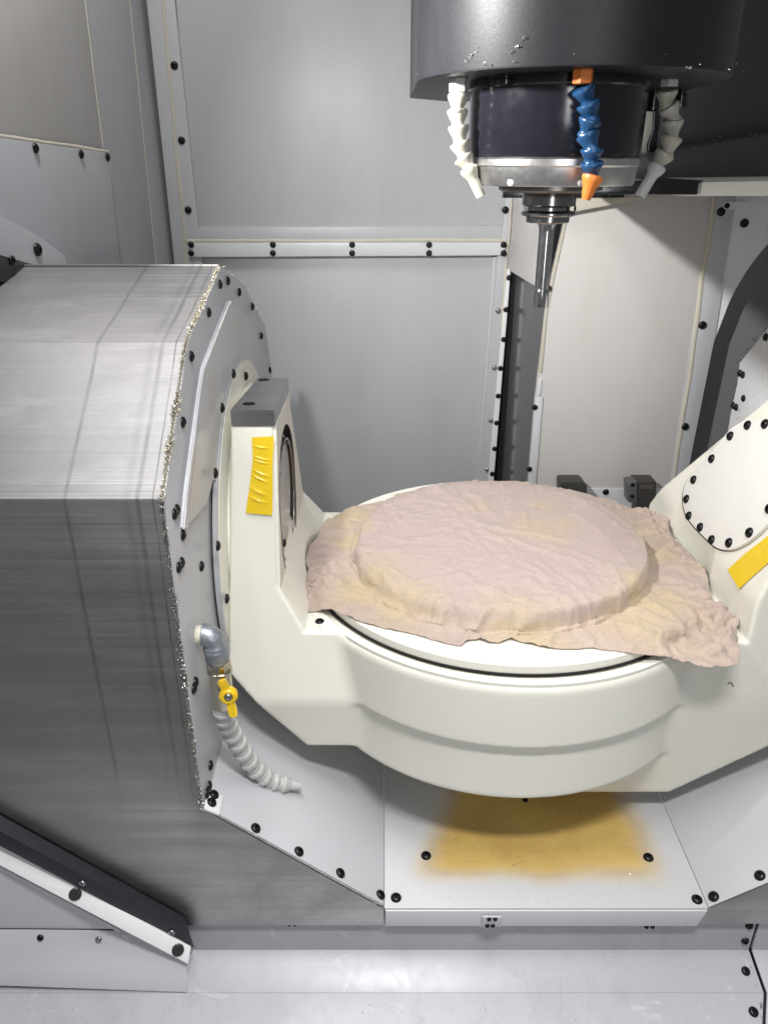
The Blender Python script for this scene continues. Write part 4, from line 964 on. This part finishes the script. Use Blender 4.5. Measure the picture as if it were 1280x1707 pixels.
# squeeze the tent at the foot of the pallet so the rag hangs close to the rim
rr_ = np.hypot(VA[:, 0] - PCx, VA[:, 1] - PCy); aa_ = np.arctan2(VA[:, 1] - PCy, VA[:, 0] - PCx)
wl = .008 + .022 * np.exp(-((aa_ + 2.25) / .55) ** 2) + .006 * np.array([N1(math.cos(a) * 5, math.sin(a) * 5, 6) for a in aa_])
t_ = np.clip((rr_ - PR - .002) / wl, 0, 1); t2_ = np.clip((rr_ - PR - wl) / .06, 0, 1)
sq = 1 - .88 * t_ ** 1.1 * (1 - t2_) ** 1.2
base_z = np.where(VA[:, 2] > ZD, np.minimum(VA[:, 2], np.where(np.hypot(VA[:, 0] - C[0], VA[:, 1] - C[1]) < .331, PLZ + .002, ZD + .002)), VA[:, 2])
VA[:, 2] = np.where(rr_ > PR, base_z + (VA[:, 2] - base_z) * sq, VA[:, 2])
me.vertices.foreach_set('co', VA.astype(np.float32).ravel()); me.update()
nrm = np.empty(len(VA) * 3, np.float32); me.vertices.foreach_get('normal', nrm); nrm = nrm.reshape(-1, 3).astype(float)
if nrm[:, 2].mean() < 0: nrm = -nrm
dsp = np.zeros(len(VA))
RID = []
def ridge(pl, px, wd, h): RID.append(([np.array(pl.at(*p)[:2]) for p in px], wd, h))
for px, wd, h in (([(612, 915), (640, 885), (682, 852)], .006, .0035), ([(628, 925), (640, 905), (668, 872)], .006, -.002), ([(955, 828), (1010, 862), (1055, 905), (1075, 945)], .008, .0040), ([(940, 850), (990, 880), (1040, 935), (1060, 965)], .007, .0030), ([(900, 905), (950, 930), (1010, 985)], .006, .0026),
    ([(640, 930), (650, 950), (690, 975)], .006, .0035), ([(618, 940), (640, 960), (668, 992)], .006, .0040), ([(850, 930), (900, 955), (935, 1000)], .005, .0022), ([(720, 940), (770, 960), (830, 1000)], .006, .0022), ([(770, 975), (820, 985), (880, 1010)], .005, .0026), ([(690, 860), (760, 850), (850, 870)], .009, .0012), ([(800, 900), (870, 925), (905, 965)], .007, .0015), ([(1010, 935), (1030, 965), (1032, 995)], .005, .003), ([(700, 905), (735, 930), (742, 960)], .007, .0016), ([(930, 960), (960, 985), (980, 1008)], .005, .0028)): ridge(PT, px, wd, h)
for px, wd, h in (([(560, 985), (620, 1000), (690, 1030), (740, 1052)], .008, .008), ([(540, 975), (600, 985), (640, 1000)], .007, .007), ([(545, 945), (580, 935), (602, 932)], .006, .008), ([(600, 935), (607, 965), (625, 985)], .007, .010), ([(775, 1070), (782, 1055), (805, 1048)], .005, .010), ([(850, 1070), (862, 1056), (890, 1052)], .005, .009), ([(915, 1075), (925, 1060), (945, 1050)], .005, .008), ([(985, 1075), (1000, 1055), (1030, 1045)], .005, .007), ([(1050, 1080), (1080, 1060), (1130, 1050)], .007, .008),
    ([(1085, 975), (1130, 1005), (1165, 1040), (1200, 1075)], .008, .012), ([(1095, 960), (1160, 980), (1200, 1020)], .009, .009), ([(1075, 1000), (1120, 1030), (1150, 1062)], .008, .009), ([(1095, 930), (1120, 915), (1112, 890)], .008, .012), ([(1105, 950), (1140, 945), (1135, 915)], .007, .009), ([(1060, 850), (1090, 862), (1126, 872)], .008, .012), ([(1070, 868), (1100, 880), (1125, 892)], .006, .008), ([(1020, 1020), (1060, 1018), (1090, 1030)], .007, .006)): ridge(PK, px, wd, h)
for px, wd, h in (([(505, 965), (520, 975), (545, 985), (575, 990)], .008, .016), ([(510, 985), (530, 995), (560, 998)], .007, .010), ([(520, 955), (540, 965), (550, 985)], .006, .012), ([(1235, 1015), (1222, 1040), (1212, 1070)], .008, .022), ([(1250, 1088), (1215, 1080), (1180, 1085), (1140, 1078)], .009, .017), ([(1190, 1000), (1205, 1035), (1200, 1065)], .008, .014), ([(1170, 1095), (1195, 1090), (1215, 1098)], .006, .012)): ridge(PD, px, wd, h)
for P2d, wd, h in RID:
    best = np.full(len(VA), 9.); tb = np.zeros(len(VA)); n_ = len(P2d) - 1
    for q, (a, b) in enumerate(zip(P2d[:-1], P2d[1:])):
        ab = b - a; t = np.clip(((VA[:, :2] - a) @ ab) / (ab @ ab), 0, 1); dd = np.hypot(*(VA[:, :2] - a - t[:, None] * ab).T); m = dd < best; best[m] = dd[m]; tb[m] = ((q + t) / n_)[m]
    near = best < wd * 3.2
    if not near.any(): continue
    jit_ = np.array([.7 + .6 * N1(*(VA[i] * 45)) for i in np.nonzero(near)[0]])
    g_ = np.exp(-((best[near] / wd / (.8 + .3 * jit_)) ** 2 + 1e-4) ** .75 * 1.3) * (1.5 if h < .005 else 1.1) * np.sin(np.pi * np.clip(tb[near] * .86 + .07, 0, 1)) ** .6
    dsp[near] += h * g_ * jit_
rc_ = random.Random(11)
CRE = []
def crease(x, y, ang, L, w_, h): CRE.append((x, y, ang, L, w_, h, rc_.uniform(-.35, .35), rc_.choice((-1, 1))))
for _ in range(95):
    a = rc_.uniform(0, 6.283); q = (PR - .02) * math.sqrt(rc_.random())
    d_ = math.radians(rc_.gauss(-38, 24)) if rc_.random() < .72 else rc_.uniform(0, 3.14)
    k = rc_.random() ** 2; crease(PCx + q * math.cos(a), PCy + q * math.sin(a), d_, .025 + .10 * k, .0032 + .004 * k, .0005 + .0011 * k)
for _ in range(120):
    a = rc_.uniform(0, 6.283); q = PR + rc_.uniform(-.03, .014)
    d_ = a + math.radians(rc_.choice((-1, 1)) * rc_.uniform(10, 65)); k = rc_.random() ** 2
    crease(PCx + q * math.cos(a), PCy + q * math.sin(a), d_, .025 + .06 * k, .0035 + .004 * k, .0010 + .0028 * k)
for _ in range(190):
    a = rc_.uniform(0, 6.283); ro = float(np.interp(a if a < math.pi else a - 2 * math.pi, ha, hr, period=2 * math.pi)); q = rc_.uniform(PR + .012, max(ro, PR + .02))
    d_ = a + math.radians(rc_.gauss(0, 42)); k = rc_.random() ** 1.6
    crease(PCx + q * math.cos(a), PCy + q * math.sin(a), d_, .025 + .075 * k, .0040 + .0045 * k, .0012 + .0042 * k)
for px_, rad_, n_c in ((PD.at(522, 978), .034, 26), (PD.at(1200, 1058), .055, 40), (PK.at(1110, 900), .030, 16)):
    for _ in range(n_c):
        a = rc_.uniform(0, 6.283); q = rad_ * math.sqrt(rc_.random())
        crease(px_.x + q * math.cos(a), px_.y + q * math.sin(a), rc_.uniform(0, 3.14), rc_.uniform(.02, .05), rc_.uniform(.003, .006), rc_.uniform(.003, .009))
for x, y, an, L, w_, h, bend, sd_ in CRE:
    ux, uy = math.cos(an), math.sin(an); dx, dy = VA[:, 0] - x, VA[:, 1] - y
    n0 = np.nonzero(dx * dx + dy * dy < (L * .75 + w_ * 4) ** 2)[0]
    if len(n0) == 0: continue
    a_ = (dx[n0] * ux + dy[n0] * uy) / (L / 2); b_ = -dx[n0] * uy + dy[n0] * ux - bend * L * .25 * (a_ * a_ - .3)
    ww = np.where(b_ * sd_ > 0, w_ * 2.4, w_)
    dsp[n0] += h * np.maximum(0, 1 - np.abs(b_) / ww) ** 1.5 * np.maximum(0, 1 - a_ * a_) ** 1.2

for cx_, cy_, k_ in ((PD.at(522, 978).x, PD.at(522, 978).y, .030), (PD.at(1205, 1060).x, PD.at(1205, 1060).y, .045), (PK.at(1110, 900).x, PK.at(1110, 900).y, .028)):
    pass
VB = VA + nrm * (np.clip(dsp, -.002, .03) * .75)[:, None]
me.vertices.foreach_set('co', VB.astype(np.float32).ravel()); me.update()
spots = [(PT.at(890, 885), .055, .55), (PT.at(940, 875), .03, .5), (PT.at(800, 845), .03, .35), (PT.at(905, 845), .03, .4), (PK.at(585, 905), .03, .9), (PK.at(625, 985), .05, .85), (PK.at(680, 1020), .05, .7), (PK.at(1095, 925), .04, .85), (PK.at(1085, 1000), .05, .8), (PK.at(580, 860), .05, .7), (PT.at(655, 965), .035, .6), (PT.at(1060, 870), .04, .4), (PK.at(1060, 1045), .06, .45), (PK.at(860, 1065), .07, .5), (PK.at(1170, 960), .03, .4)]
stain = np.zeros(len(VA))
for i in range(len(VA)):
    x, y, z = VA[i]; st = 0
    for p, s_, k_ in spots:
        d2 = ((x - p.x) ** 2 + (y - p.y) ** 2) / s_ ** 2
        if d2 < 6: st = max(st, k_ * math.exp(-d2 * (1 + .9 * N1(x * 22, y * 22, 3))))
    stain[i] = min(1, st * 1.25 + (.30 if z < PTOP - .012 else 0))
at_ = me.attributes.new('stain', 'FLOAT', 'POINT'); at_.data.foreach_set('value', stain.astype(np.float32))
me.materials.clear()
cl = put(bpy.data.objects.new('cloth', me))
sol = cl.modifiers.new('thickness', 'SOLIDIFY'); sol.thickness = .0008; sol.offset = -1
CLM = NB("pink_rag")
wv1 = CLM.n('ShaderNodeTexWave', _wave_type='BANDS', _bands_direction='X', Scale=210, Distortion=1.5, Detail=2); CLM.l(CLM.coord(), wv1.inputs['Vector'])
wv2 = CLM.n('ShaderNodeTexWave', _wave_type='BANDS', _bands_direction='Y', Scale=210, Distortion=1.5, Detail=2); CLM.l(CLM.coord(), wv2.inputs['Vector'])
weave = CLM.math('ADD', wv1.outputs['Fac'], wv2.outputs['Fac'])
ny1 = CLM.noise(5.5, 4, .55, (1, 1, 1), .4); ny2 = CLM.noise(60, 5, .6)
sa_ = CLM.n('ShaderNodeAttribute'); sa_.attribute_name = 'stain'
yel = CLM.math('MULTIPLY', CLM.ramp(ny1, [(.30, .35), (.62, 1.0)]), sa_.outputs['Fac'])
col = CLM.mix(yel, (.475, .378, .355), (.53, .425, .25))
pk = CLM.ramp(CLM.noise(8, 3, .5, (1, 1, 1), .2), [(.55, 0.0), (.75, .5)])
col = CLM.mix(pk, col, (.44, .315, .325))
col = CLM.mix(CLM.ramp(ny2, [(.3, .12), (.7, 0.0)]), col, (.32, .26, .24))
mot = CLM.noise(260, 3, .6); col = CLM.mix(CLM.ramp(mot, [(.35, .32), (.62, 0.0)]), col, (.30, .245, .225))
CLM.set('Base Color', col); CLM.set('Roughness', .92); CLM.set('Specular IOR Level', .12)
try: CLM.set('Sheen Weight', .25); CLM.set('Sheen Roughness', .5)
except Exception: pass
fold = CLM.noise(38, 5, .6, (1.0, 1.6, 1), 1.0)
hgt = CLM.math('ADD', CLM.math('MULTIPLY', weave, .10), CLM.math('MULTIPLY', fold, .35))
CLM.bump(hgt, .55, .0022)
cl.data.materials.append(CLM.m)
tag(cl, 'pink and yellow stained rag draped over the round pallet on the table', 'cloth')
